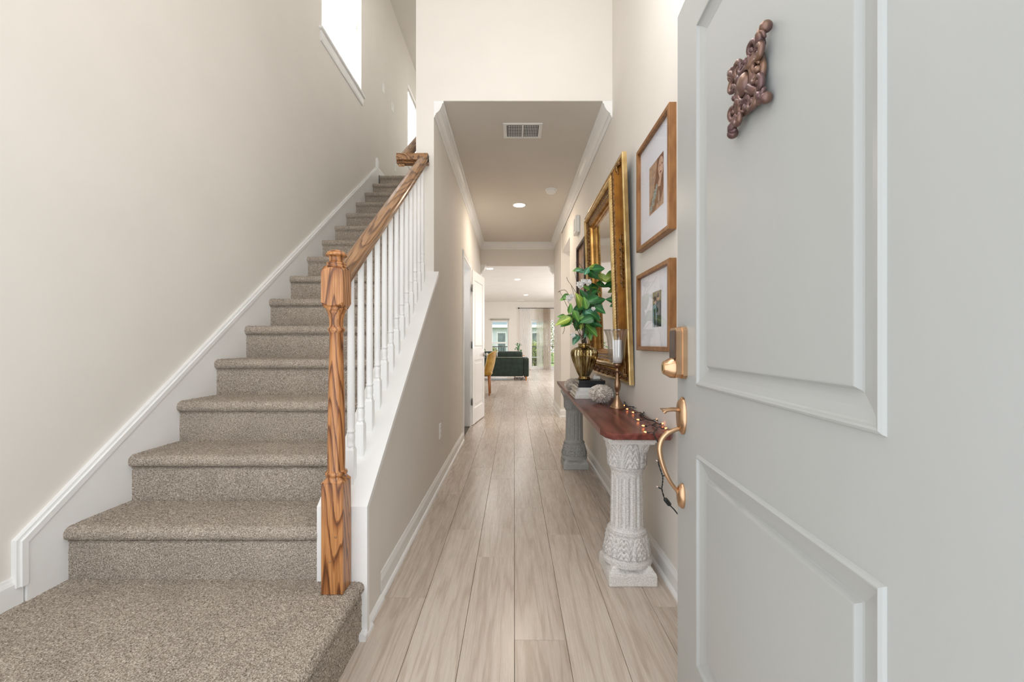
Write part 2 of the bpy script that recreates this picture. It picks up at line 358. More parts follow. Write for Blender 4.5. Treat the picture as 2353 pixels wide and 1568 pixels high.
# ------------------------------------------------------------------ walls, ceilings
def wall(name, axis, c0, c1, u0, u1, z0, z1, holes=(), mat=None, label=None):
    """axis 'x': slab c0..c1 in X spanning u in Y; axis 'y': slab in Y spanning u in X; holes (u0,u1,z0,z1)"""
    b = MB(); us = sorted({u0, u1, *[h[0] for h in holes], *[h[1] for h in holes]}); zs = sorted({z0, z1, *[h[2] for h in holes], *[h[3] for h in holes]})
    us = [u for u in us if u0 <= u <= u1]; zs = [z for z in zs if z0 <= z <= z1]
    nu, nz = len(us)-1, len(zs)-1
    def solid(i, j):
        if not (0 <= i < nu and 0 <= j < nz): return False
        uc, zc = (us[i]+us[i+1])/2, (zs[j]+zs[j+1])/2
        return not any(h[0] < uc < h[1] and h[2] < zc < h[3] for h in holes)
    P = (lambda c, u, z: (c, u, z)) if axis == 'x' else (lambda c, u, z: (u, c, z))
    for i in range(nu):
        for j in range(nz):
            if not solid(i, j): continue
            a, d, e, f = us[i], us[i+1], zs[j], zs[j+1]
            for c in (c0, c1): b.add([P(c, a, e), P(c, d, e), P(c, d, f), P(c, a, f)], [(0, 1, 2, 3)])
            for (ii, jj, p, q) in ((i-1, j, (a, e), (a, f)), (i+1, j, (d, e), (d, f)), (i, j-1, (a, e), (d, e)), (i, j+1, (a, f), (d, f))):
                if not solid(ii, jj): b.add([P(c0, *p), P(c0, *q), P(c1, *q), P(c1, *p)], [(0, 1, 2, 3)])
    me = b.mesh(name, mat or M_wall)
    import bmesh
    bm = bmesh.new(); bm.from_mesh(me); bmesh.ops.remove_doubles(bm, verts=bm.verts, dist=1e-5); bmesh.ops.recalc_face_normals(bm, faces=bm.faces); bm.to_mesh(me); bm.free()
    return struct(link(name, me), label)

XL, XLi, XR = -1.66, -.57, .70          # far left wall, hall-side face of the stair wall, right wall
YH, YE, YB = 2.958, 7.10, 17.2          # first header, end of the hall, back wall of the living room
ZC, ZU, ZUC = 2.80, 3.128, 5.67         # hall ceiling, upper floor, upper ceiling
wall('wall_left', 'x', XL-.14, XL, .20, 8.6, -.02, ZUC, holes=[(3.59, 4.52, 3.78, 5.25), (6.50, 7.45, 3.95, 5.15)])
wall('wall_front', 'y', .20, .34, XL-.14, XR+.13, 2.35, ZUC, holes=[(-.9, .4, 2.9, 4.6)])
wall('wall_right', 'x', XR, XR+.13, .34, 6.05, -.02, ZUC, holes=[(5.20, 6.05, -.02, 2.405)])
wall('wall_right_far', 'x', .685, .83, 6.05, YE, -.02, ZC)
wall('wall_passage', 'y', 6.05, 6.17, .83, 2.6, -.02, ZC)
wall('wall_passage_near', 'y', 5.08, 5.20, .83, 2.6, -.02, ZC)
wall('wall_stair_upper', 'x', -.697, XLi, YH, 7.22, -.02, ZUC, holes=[(4.66, 5.375, -.02, 2.04)])
wall('wall_stair_upper_far', 'x', -.697, XLi, 7.22, 8.6, ZC+.01, ZUC)
wall('wall_header', 'y', YH, YH+.12, XLi, XR, ZC, ZUC)
wall('wall_header_far', 'y', YE, YE+.13, XLi, .685, 2.416, ZC)
wall('wall_living_near_left', 'y', YE, YE+.13, -3.7, -.697, -.02, ZC)
wall('wall_living_near_right', 'y', YE, YE+.13, .83, 3.2, -.02, ZC)
wall('wall_living_back', 'y', YB, YB+.15, -3.7, 3.2, -.02, ZC, holes=[(-.95, -.22, .62, 2.02), (.68, 2.3, 0.0, 2.05)])
wall('wall_living_left', 'x', -3.82, -3.7, YE, YB, -.02, ZC)
wall('wall_living_right', 'x', 3.2, 3.32, YE, YB, -.02, ZC)
wall('wall_upstairs_end', 'y', 8.6, 8.72, XL, XLi, ZU, ZUC)
0 and wall('wall_closet_back', 'x', -1.64, -1.55, 4.4, 5.6, -.02, 2.5)
def slab(name, x0, x1, y0, y1, z0, z1, mat): b = MB(); b.box(x0, x1, y0, y1, z0, z1); return struct(b.obj(name, mat))
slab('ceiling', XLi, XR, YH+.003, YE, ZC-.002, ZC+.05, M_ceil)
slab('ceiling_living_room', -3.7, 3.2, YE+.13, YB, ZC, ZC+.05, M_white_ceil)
slab('ceiling_passage', .83, 2.6, 5.2, 6.05, 2.78, 2.83, M_ceil)
slab('ceiling_upstairs', XL, XR, .34, 8.6, ZUC, ZUC+.05, M_ceil)

# knee wall under the balustrade
SL = .768
def zc(y): return .475 + SL*(y-1.515)
b = MB(); b.prism_x([(1.535, 0), (YH, 0), (YH, zc(YH)-.02), (1.535, zc(1.535)-.02)], -.697, XLi)
b.prism_x([(1.535, 0), (1.74, 0), (1.74, zc(1.74)-.03), (1.535, zc(1.535)-.03)], XLi, -.558)
struct(b.obj('wall_stair_knee', M_wall))
b = MB(); t = .022
b.prism_x([(1.515, 0), (1.537, 0), (1.537, zc(1.537)-t*1.25), (YH, zc(YH)-t*1.25), (YH, zc(YH)), (1.515, zc(1.515))], -.7186, -.535)
b.prism_x([(1.53, zc(1.53)-.027), (YH, zc(YH)-.027), (YH, zc(YH)-.045), (1.53, zc(1.53)-.045)], -.712, -.548) if 0 else None
b.prism_y([(-.6, 0), (-.532, 0), (-.532, .018), (-.540, .026), (-.6, .026)], 1.490, 1.5149)
b.prism_y([(-.56, 0), (-.530, 0), (-.532, .010), (-.540, .018), (-.56, .02)], 1.515, 1.575)
b.prism_y([(-.56, 0), (-.540, 0), (-.542, .010), (-.550, .018), (-.56, .02)], 1.575, 1.74)
struct(b.obj('trim_1', M_trim), 'white painted cap and end board of the sloping stair knee wall')

# baseboards
BP = [(0, 0), (.014, 0), (.014, .072), (.011, .080), (.008, .086), (.006, .094), (0, .094)]
SH = [(.014, 0), (.026, 0), (.025, .008), (.020, .015), (.014, .018)]
def baseboard(name, pts, side, z=0.0, shoe=True, h=1.0):
    """pts: wall polyline; side = +1 if the room is to the left of travel"""
    b = MB(); P = [Vector((p[0], p[1], z)) for p in pts]; path = []
    for i, p in enumerate(P):
        ns = []
        if i > 0: d = (P[i]-P[i-1]).normalized(); ns.append(Vector((-d.y, d.x, 0))*side)
        if i < len(P)-1: d = (P[i+1]-P[i]).normalized(); ns.append(Vector((-d.y, d.x, 0))*side)
        A = ns[0] if len(ns) == 1 else (ns[0]+ns[1])/(1+ns[0].dot(ns[1]))
        path.append((p, A, Vector((0, 0, h))))
    b.sweep(BP, path)
    if shoe: b.sweep(SH, path)
    return struct(b.obj(name, M_trim))
baseboard('baseboard_left', [(XLi, 1.742), (XLi, 4.585)], -1)
baseboard('baseboard_left_far', [(XLi, 5.45), (XLi, YE)], -1)
baseboard('baseboard_right', [(XR, .36), (XR, 5.20), (.83, 5.20)], 1)
baseboard('baseboard_right_far', [(.83, 6.05), (.685, 6.05), (.685, YE)], 1, h=1.25)
baseboard('baseboard_landing', [(XL, .45), (XL, 1.395)], -1, .202, False)
baseboard('baseboard_back', [(-3.7, YB), (.6, YB)], -1)
baseboard('baseboard_upstairs', [(XL, 5.02), (XL, 8.6)], -1, ZU, False)

# stair skirt board on the left wall
b = MB()
def zs(y): return .405 + SL*(y-1.405)
b.prism_x([(1.40, .15), (1.40, zs(1.405)), (5.0, zs(5.0)), (5.02, 3.236), (5.04, 3.236), (5.04, 2.9), (2.2, .15)], XL, -1.640)
def strip(y0, z0, y1, z1, w, x1):
    d = Vector((y1-y0, z1-z0)).normalized(); n = Vector((-d.y, d.x))
    b.prism_x([(y0, z0), (y1, z1), (y1+n.x*w, z1+n.y*w), (y0+n.x*w, z0+n.y*w)], XL, x1)
for (o1, w, x1) in ((0.0, .018, -1.634), (.018, .010, -1.642)):
    A = (1.40-o1, .26); B = (1.40-o1, zs(1.40)+o1*.6); C = (4.985, zs(4.985)+o1*1.26)
    n = (-.609, .793)
    b.prism_x([A, B, (B[0]-w, B[1]+w*.6), (A[0]-w, A[1])], XL, x1)
    b.prism_x([B, C, (C[0], C[1]+w*1.26), (B[0]-w, B[1]+w*.6)], XL, x1)
b.prism_x([(4.985, zs(4.985)), (5.04, 3.236), (5.04, 3.28), (4.985, 3.30)], XL, -1.634)
struct(b.obj('trim_2', M_trim), 'white stair skirt board with cap moulding climbing the left wall')

# crown moulding
CRP = [(0, 0), (.068, 0), (.068, -.014), (.060, -.020), (.054, -.040), (.040, -.066), (.022, -.084), (.014, -.088), (.014, -.098), (.006, -.106), (.004, -.118), (0, -.118)]
b = MB()
b.sweep(CRP, [((XLi, YH+.001, ZC), (1, 0, 0), (0, 0, 1)), ((XLi, YE, ZC), (1, -1, 0), (0, 0, 1)), ((.69, YE, ZC), (-1, -1, 0), (0, 0, 1)), ((XR, YH+.001, ZC), (-1, 0, 0), (0, 0, 1))])
struct(b.obj('trim_3', M_trim), 'white crown moulding around the hallway ceiling')
for i, (x, sx) in enumerate(((XLi, 1), (.685, -1))):
    b = MB(); b.sweep([(p[0]*1.3, p[1]*1.4) for p in CRP], [((x, YE-.01, 2.416), (sx, 0, 0), (0, 0, 1)), ((x, YE+.14, 2.416), (sx, 0, 0), (0, 0, 1))])
    struct(b.obj('trim_%d' % (4+i), M_trim), 'white moulded bracket at the %s of the opening to the living room' % ('left', 'right')[i])

# ------------------------------------------------------------------ floor of planks
slab_floor = slab('floor', -3.7, 3.2, .10, YB+.15, -.09, -.012, M_sub)
slab_floor['label'] = 'pale greige oak-look plank floor running down the hall'
PW = .1868
starts = {-3: .55, -2: 1.188, -1: .885, 0: 1.4995, 1: 1.127, 2: 1.971, 3: 1.6876, 4: .75}
full_me = {}
def plank_mesh(w, l):
    k = (round(w, 4), round(l, 4))
    if k not in full_me:
        b = MB(); g = .0007; b.box(g, w-g, g, l-g, -.011, 0, 0, .0008); full_me[k] = b.mesh('plank', M_plank)
    return full_me[k]
rest = MB(); cnt = 0
def lay(x0, x1, y0, y1, far_stuff):
    global cnt
    if x1-x0 < .01 or y1-y0 < .01: return
    if far_stuff:
        rest.box(x0+.0007, x1-.0007, y0+.0007, y1-.0007, -.011, 0); return
    link('plank', plank_mesh(x1-x0, y1-y0), slab_floor, (x0, y0, 0)); cnt += 1
for k in range(-21, 18):
    x0 = .0018+PW*k; x1 = x0+PW
    s0 = starts.get(k, (k*.437) % 1.2)
    y = s0 - 1.2*math.ceil((s0-.1)/1.2)
    while y < YB:
        a, c = max(y, .12), min(y+1.2, YB)
        # hall part
        if a < YE+.13:
            ha, hc = a, min(c, YE+.13) if c > YE+.13 else c
            hx0, hx1 = max(x0, XLi), min(x1, XR)
            if hx1 > hx0 and ha < hc:
                if c > YE+.13 and x0 >= XLi and x1 <= .66: lay(hx0, hx1, a, c, False)
                else: lay(hx0, hx1, ha, hc, False)
        if c > YE+.13 and not (x0 >= XLi and x1 <= .66 and a < YE+.13):
            fa = max(a, YE+.13); fx0, fx1 = max(x0, -3.7), min(x1, 3.2)
            if fx1 > fx0:
                vis = (fx0 > -1.3 and fx1 < 1.7)
                lay(fx0, fx1, fa, c, not vis)
        if 5.2 < c and a < 6.05 and x1 > XR:
            lay(max(x0, XR), min(x1, 2.6), max(a, 5.2), min(c, 6.05), True)
        y += 1.2
stuff(rest.obj('plank_edge', M_plank, slab_floor))
print('planks', cnt)

# ------------------------------------------------------------------ carpet stairs
def cloth_grid(name, prof, x0, x1, res, jit, parent, ends=0.0):
    """carpet skin: profile (list of (y,z)) resampled every res, extruded in X, pile jitter along the normal"""
    P = np.array(prof); seg = np.hypot(*(P[1:]-P[:-1]).T); L = np.concatenate([[0], np.cumsum(seg)]); n = int(L[-1]/res)+1
    s = np.linspace(0, L[-1], n); y = np.interp(s, L, P[:, 0]); z = np.interp(s, L, P[:, 1])
    dy = np.gradient(y); dz = np.gradient(z); q = np.hypot(dy, dz); ny, nz = -dz/q, dy/q
    m = int((x1-x0)/res)+1; x = np.linspace(x0, x1, m)
    J = RNG.normal(0, jit, (n, m)); J[:, 0] = np.abs(J[:, 0])
    X = x[None, :] + RNG.uniform(-.3, .3, (n, m))*res; X[:, 0] = x0; X[:, -1] = x1
    Y = y[:, None] + J*ny[:, None]; Z = z[:, None] + J*nz[:, None]
    V = np.stack([X, Y, Z], -1).reshape(-1, 3)
    i = np.arange(n-1)[:, None]*m + np.arange(m-1)[None, :]
    Fq = np.stack([i, i+1, i+m+1, i+m], -1).reshape(-1, 4)
    me = bpy.data.meshes.new(name); me.vertices.add(len(V)); me.vertices.foreach_set('co', V.ravel())
    me.loops.add(Fq.size); me.loops.foreach_set('vertex_index', Fq.ravel()); me.polygons.add(len(Fq))
    me.polygons.foreach_set('loop_start', np.arange(len(Fq))*4); me.polygons.foreach_set('loop_total', np.full(len(Fq), 4))
    me.update(calc_edges=True); me.validate(); me.materials.append(M_carpet)
    me.polygons.foreach_set('use_smooth', np.ones(len(Fq), bool))
    return link(name, me, parent)
stair = thing('staircase', 'straight staircase carpeted in taupe grey pile climbing along the left wall', 'stairs', (-1.18, 1.53, .0))
RISE, RUN = .1951, .254
loc0 = Vector(stair.location)
def step_prof(yn, zt, last=False):
    r = .026; yr = yn+.019; c = (yn+r, zt-r); zb = zt-RISE
    pr = [(yr, zb-.004), (yr, zt-2*r-.014), (yr+.006, zt-2*r-.008), (yr-.004, zt-2*r-.003)]
    for k in range(0, 9):
        a = -PI/2 - PI*k/8; pr.append((c[0]+r*math.cos(a)*1.0, c[1]+r*math.sin(a)))
    pr += [(yn+.09, zt+.0005), (yn+RUN+.025, zt)]
    return pr
for n in range(1, 16):
    yn = 1.512+.254*(n-1); zt = .3971+RISE*(n-1)
    res = .0042 if n <= 2 else .0055 if n <= 4 else .008 if n < 8 else .012
    pr = step_prof(yn, zt)
    if n == 15: pr[-1] = (8.6, zt); pr = pr[:-2] + [(yn+.3, zt)]
    o = cloth_grid('carpeted_step', pr, -1.640, -.718 if yn < YH else -.697, res, .0012 if n <= 4 else .0016, stair)
    o.location = -loc0
    b = MB(); b.box(-1.638, -.72 if yn < YH else -.699, yn+.03, yn+RUN+.03, zt-RISE-.01, zt-.012)
    o2 = b.obj('step_core', M_sub, stair); o2.location = -loc0
# landing platform: top with rolled right edge and side drop
lp = [(0, 0)]
def landing():
    z = .202; r = .022; xs = -.556
    prof = [(1.075, 0)]  # along x from left wall to the right edge and down (u,z)
    P = [(-1.655, z), (xs-r+.008, z)]
    for k in range(1, 8):
        a = PI/2 - PI*k/8*1.0; P.append((xs-r+.010+r*math.cos(a), z-r+r*math.sin(a)))
    P += [(xs-.004, z-2*r-.004), (xs+.001, z-2*r-.012), (xs, .0)]
    o = cloth_grid('landing_carpet', [(-p[0], p[1]) for p in P][::-1], .42, 1.535, .0042, .0012, stair)
    # grid runs profile in (y,z), extruded in x; turn so that profile runs along world -x
    o.rotation_euler = (0, 0, PI/2); o.location = Vector((0, 0, 0))-loc0
    b = MB(); b.box(-1.655, xs-.02, .42, 1.53, 0, z-.03); o2 = b.obj('landing_core', M_sub, stair); o2.location = -loc0
    return o
landing()
b = MB(); b.box(XL, -.697, 5.36, 8.6, ZU-.3, ZU); up = b.obj('floor_upstairs', M_carpet); struct(up)

# ------------------------------------------------------------------ balustrade
rail = thing('stair_railing', 'oak handrail and turned newel post with white turned balusters on the knee wall', 'railing', (-.6284, 1.471, .202))
R0 = Vector(rail.location)
def rel(o): o.location = Vector(o.location) - R0; return o
nw = MB(); h = .0375
nw.box(-h, h, -h, h, 0, .385, 0, .002)
# chamfered shoulder
nw.add([(-h, -h, .384), (h, -h, .384), (h, h, .384), (-h, h, .384), (-.027, -.027, .398), (.027, -.027, .398), (.027, .027, .398), (-.027, .027, .398)], [(0, 1, 5, 4), (1, 2, 6, 5), (2, 3, 7, 6), (3, 0, 4, 7), (4, 5, 6, 7)])
def ringp(zs_):
    return zs_
sh = [(.036, .384), (.034, .398), (.030, .402), (.036, .406), (.0375, .412), (.036, .418), (.030, .421), (.029, .426), (.0295, .46), (.0287, .60), (.0262, .74), (.0235, .86),
      (.0232, .905), (.027, .911), (.0288, .917), (.027, .923), (.0245, .926), (.0235, .935), (.024, .950), (.027, .968), (.0300, .976), (.0312, .979), (.0312, .983), (.0345, .986), (.0355, .991), (.034, .996), (.031, .999)]
nw.lathe(sh, seg=40)
# upper block with rounded faces top and bottom
hb = .0375; NU = 10
for s in range(4):
    pts = []
    for j in range(NU+1):
        u = -hb + 2*hb*j/NU; arch = .012*(1-(u/hb)**2)
        pts.append((u, 1.006-arch+.006, 1.120+arch))
    V = []; 
    c, sn = math.cos(s*PI/2), math.sin(s*PI/2)
    for u, z0, z1 in pts:
        for z in (z0, z1): V.append((u*c+hb*sn, u*sn-hb*c, z))
    nw.add(V, [(2*j, 2*j+2, 2*j+3, 2*j+1) for j in range(NU)])
    V2 = []
    for u, z0, z1 in pts: V2 += [(u*c+hb*sn, u*sn-hb*c, z1), (u*c*.8+hb*.72*sn, u*sn*.8-hb*.72*c, 1.138)]
    nw.add(V2, [(2*j, 2*j+2, 2*j+3, 2*j+1) for j in range(NU)])
    V2 = []
    for u, z0, z1 in pts: V2 += [(u*c+hb*sn, u*sn-hb*c, z0), (u*c*.8+hb*.75*sn, u*sn*.8-hb*.75*c, .992)]
    nw.add(V2, [(2*j, 2*j+2, 2*j+3, 2*j+1) for j in range(NU)])
nw.lathe([(.028, 1.128), (.029, 1.133), (.033, 1.135), (.0345, 1.138), (.0335, 1.142), (.031, 1.144), (.033, 1.147), (.0335, 1.150), (.031, 1.153), (.0245, 1.156), (.0235, 1.163), (.0240, 1.171), (.027, 1.175),
          (.0350, 1.1765), (.0365, 1.179), (.0350, 1.184), (.028, 1.192), (.015, 1.198), (.004, 1.200)], seg=40)
o = nw.obj('newel_post', M_oak, rail)
for (x, z) in ((.013, .20), (-.007, .115)):
    b = MB(); b.lathe([(.0038, 0), (.0038, .0015), (.002, .002)], seg=12)
    b.obj('screw_plug', M_oak_rail, o, (x, -h, z), (PI/2, 0, 0))
# rail profile (a across, b up)
RP = [(-.018, 0), (.018, 0), (.022, .006), (.020, .018), (.026, .024), (.031, .030), (.032, .042), (.028, .052), (.018, .060), (0, .063), (-.018, .060), (-.028, .052), (-.032, .042), (-.031, .030), (-.026, .024), (-.020, .018), (-.022, .006)]
ang = math.atan(.755); xc = -.6284
ya, za = 1.508, 1.262; yb_ = 2.93; zb_ = za+.755*(yb_-ya)
def rail_piece(p0, p1, cut0=None, name='handrail', m=None):
    L = (Vector(p1)-Vector(p0)).length; b = MB()
    b.sweep(RP, [((0, 0, 0), (1, 0, 0), (0, 0, 1)), ((0, L, 0), (1, 0, 0), (0, 0, 1))])
    return b, L
b = MB()
up_ = Vector((0, -math.sin(ang), math.cos(ang)))
# sheared profile: vertical cuts at both ends
yv = [ya, ya+.4, ya+.9, yb_-.03]
b.sweep(RP, [((0, (y-ya), .755*(y-ya)), (1, 0, 0), (0, 0, 1.0/math.cos(ang))) for y in yv])
# the level return round the end of the wall
y2 = yb_-.03-ya; zt = .755*y2
b.sweep(RP, [((0, y2-.002, zt), (1, 0, 0), (0, 0, 1.2)), ((0, y2+.022, zt+.008), (1, .0, 0), (0, 0, 1.15))])
b.sweep([(-.018, .0), (.03, .0), (.03, .01), (-.03, .02), (-.032, .05), (-.026, .066), (.03, .066)], [((.032, y2-.0, zt+.010), (0, 1, 0), (0, 0, 1)), ((-.185, y2-.0, zt+.010), (0, 1, 0), (0, 0, 1))])
def along_slope(me, a):
    me.transform(Matrix.Rotation(-a, 4, 'X')); return me
hr = link('handrail', along_slope(b.mesh('handrail', M_oak_rail), ang), rail, None, (ang, 0, 0)); hr.location = Vector((xc, ya, za))-R0
b = MB(); b.sweep(RP, [((0, t_, SL*t_), (1, 0, 0), (0, 0, 1.26)) for t_ in (0, .7, 2.0)])
hr2 = link('wall_handrail', along_slope(b.mesh('wall_handrail', M_oak_rail), math.atan(SL)), rail, None, (math.atan(SL), 0, 0)); hr2.location = Vector((-.782, yb_-.04, zb_-.035))-R0
for yy in (3.4, 4.5):
    b = MB(); zz = zb_-.035+SL*(yy-yb_+.04); b.tube([(-.697, yy, zz-.06), (-.74, yy, zz-.06), (-.775, yy, zz-.03), (-.782, yy, zz+.005)], .006); o = b.obj('rail_bracket', M_bronze, rail); o.location = -R0; b = MB()
for k in range(13):
    y = 1.603+.1035*k; z0 = zc(y)+SL*.0; z1 = za+.755*(y-ya)+.004
    b = MB(); q = .016; D = SL*q
    hgt = z1-z0
    zt = .118
    V = [(-q, -q, -D), (q, -q, -D), (q, q, D), (-q, q, D), (-q, -q, zt), (q, -q, zt), (q, q, zt), (-q, q, zt), (-q*.7, -q*.7, zt+.012), (q*.7, -q*.7, zt+.012), (q*.7, q*.7, zt+.012), (-q*.7, q*.7, zt+.012)]
    b.add(V, [(0, 3, 2, 1), (0, 1, 5, 4), (1, 2, 6, 5), (2, 3, 7, 6), (3, 0, 4, 7), (4, 5, 9, 8), (5, 6, 10, 9), (6, 7, 11, 10), (7, 4, 8, 11), (8, 9, 10, 11)])
    b.lathe([(.0125, zt+.006), (.0135, zt+.012), (.0150, zt+.016), (.0150, zt+.020), (.0128, zt+.023), (.0140, zt+.035), (.0152, zt+.050), (.0140, zt+.062), (.0125, zt+.066), (.0158, zt+.069), (.0158, zt+.074), (.0135, zt+.077),
             (.0142, zt+.10), (.0138, hgt*.6), (.0115, hgt-.02), (.0110, hgt+.012)], seg=20, cap=False)
    o = b.obj('baluster', M_trim, rail); o.location = Vector((xc, y, z0))-R0

# ------------------------------------------------------------------ panelled doors
def door_face(b, w, h_, panels, prof, y=0.0, back=None):
    """front skin at y (facing -y) with raised panels (x0,x1,z0,z1); prof: (inset, height)"""
    xs = sorted({0, w, *[p[0] for p in panels], *[p[1] for p in panels]}); zs_ = sorted({0, h_, *[p[2] for p in panels], *[p[3] for p in panels]})
    for i in range(len(xs)-1):
        for j in range(len(zs_)-1):
            xc_, zc_ = (xs[i]+xs[i+1])/2, (zs_[j]+zs_[j+1])/2
            if any(p[0] < xc_ < p[1] and p[2] < zc_ < p[3] for p in panels): continue
            b.add([(xs[i], y, zs_[j]), (xs[i+1], y, zs_[j]), (xs[i+1], y, zs_[j+1]), (xs[i], y, zs_[j+1])], [(0, 1, 2, 3)])
    for (x0, x1, z0, z1) in panels:
        V = []
        for d, e in prof: V += [(x0+d, y-e, z0+d), (x1-d, y-e, z0+d), (x1-d, y-e, z1-d), (x0+d, y-e, z1-d)]
        n = len(prof); b.add(V, [(i*4+k, i*4+(k+1) % 4, i*4+4+(k+1) % 4, i*4+4+k) for i in range(n-1) for k in range(4)] + [tuple(range(4*n-4, 4*n))])
DP = [(0, 0), (.002, .004), (.006, .0065), (.009, .0055), (.011, .001), (.014, -.001), (.030, -.006), (.047, -.010), (.050, -.009), (.055, -.002), (.057, -.0015)]
th = math.atan2(-1, -.0597)
d1 = struct(bpy.data.objects.new('door_1', None), 'pale grey raised-panel front door standing open at right'); COL.objects.link(d1)
d1.location = (.4914, 1.248, .02); d1.rotation_euler = (0, 0, th)
b = MB(); dw, dh, dt = .914, 2.03, .044
pu = (.157, .752, .938, 1.888); pl = (.157, .752, .201, .759)
door_face(b, dw, dh, [pu, pl], DP)
b.add([(0, dt, 0), (dw, dt, 0), (dw, dt, dh), (0, dt, dh)], [(3, 2, 1, 0)])
b.add([(0, 0, 0), (dw, 0, 0), (dw, dt, 0), (0, dt, 0)], [(3, 2, 1, 0)]); b.add([(0, 0, dh), (dw, 0, dh), (dw, dt, dh), (0, dt, dh)], [(0, 1, 2, 3)])
b.add([(0, 0, 0), (0, dt, 0), (0, dt, dh), (0, 0, dh)], [(3, 2, 1, 0)]); b.add([(dw, 0, 0), (dw, dt, 0), (dw, dt, dh), (dw, 0, dh)], [(0, 1, 2, 3)])
b.obj('door_leaf', M_doorgrey, d1)
def lx(Y): return (1.248-Y)*math.sqrt(1+.0597**2)      # world Y -> local x on the door
# deadbolt with keypad
b = MB(); cx, z0, z1 = .050, .950, 1.098
def rr_poly(x0, x1, z0, z1, c): return [(x0+c, z0), (x1-c, z0), (x1, z0+c), (x1, z1-c), (x1-c, z1), (x0+c, z1), (x0, z1-c), (x0, z0+c)]
b.prism_y(rr_poly(cx-.034, cx+.034, z0, z1, .010), -.012, .001)
b.prism_y(rr_poly(cx-.030, cx+.030, z0+.003, z1-.003, .010), -.030, -.010)
db = b.obj('deadbolt', M_bronze, d1)
b = MB(); b.prism_y(rr_poly(cx-.024, cx+.024, z0+.055, z1-.010, .006), -.0325, -.029); b.obj('keypad', noisy('dark_brown_keypad', srgb(92, 76, 68), srgb(80, 64, 58), 10, .3, .5), db)
b = MB(); b.lathe([(.030, -.002), (.029, .012), (.022, .024), (.019, .030), (.018, .0315)], seg=28); b.obj('lock_cylinder', M_bronze, db, (cx, -.026, z0+.030), (PI/2, 0, 0))
b = MB(); b.lathe([(.0145, 0), (.0145, .002)], seg=24); b.box(-.0012, .0012, -.008, .008, .002, .0027, 1); b.obj('key_face', [M_gold_pale, M_dark], db, (cx, -.0570, z0+.030), (PI/2, 0, 0))
# handle set
hs = bpy.data.objects.new('handle_set', None); COL.objects.link(hs); hs.parent = d1
def rose(cx, cz, rx, rz, hgt):
    b = MB(); V = []; prof = [(1, 0), (1, .35), (.93, .5), (.80, .85), (.55, 1.0), (.2, 1.0)]; seg = 36
    for s_, e in prof:
        for k in range(seg):
            a = 2*PI*k/seg; V.append((cx+rx*s_*math.cos(a), -hgt*e, cz+rz*s_*math.sin(a)))
    b.add(V, [(i*seg+k, i*seg+(k+1) % seg, (i+1)*seg+(k+1) % seg, (i+1)*seg+k) for i in range(len(prof)-1) for k in range(seg)], 0, True)
    b.add(V[-seg:], [tuple(range(seg))]); return b
rose(.050, .842, .029, .054, .016).obj('upper_rose', M_bronze, hs)
rose(.048, .610, .020, .036, .016).obj('lower_rose', M_bronze, hs)
gp = [(.050, -.008, .806), (.050, -.026, .800), (.050, -.046, .790), (.050, -.061, .772), (.050, -.067, .748), (.050, -.064, .720), (.050, -.055, .690), (.050, -.044, .664), (.049, -.031, .642), (.048, -.020, .628), (.048, -.010, .612)]
def smooth_path(P, n=6):
    P = [Vector(p) for p in P]; out = []
    for i in range(len(P)-1):
        a, b_, c, d = P[max(i-1, 0)], P[i], P[i+1], P[min(i+2, len(P)-1)]
        for k in range(n):
            t = k/n; out.append(.5*((2*b_)+(c-a)*t+(2*a-5*b_+4*c-d)*t*t+(3*b_-a-3*c+d)*t**3))
    out.append(P[-1]); return out
pp = smooth_path(gp); nP = len(pp)
b = MB(); b.tube(pp, [.86*(.0062+.0030*math.sin(PI*min(1, i/nP*1.3))) for i in range(nP)], 12); b.obj('grip', M_bronze, hs)
b = MB(); V = [(.050, -.008, .858), (.050, -.03, .860), (.050, -.048, .857), (.050, -.056, .850)]; b.tube(smooth_path(V, 4), [.006]*13, 10)
b.prism_y([(.036, .858), (.064, .858), (.064, .862), (.036, .862)], -.062, -.040); b.obj('thumb_latch', M_bronze, hs)
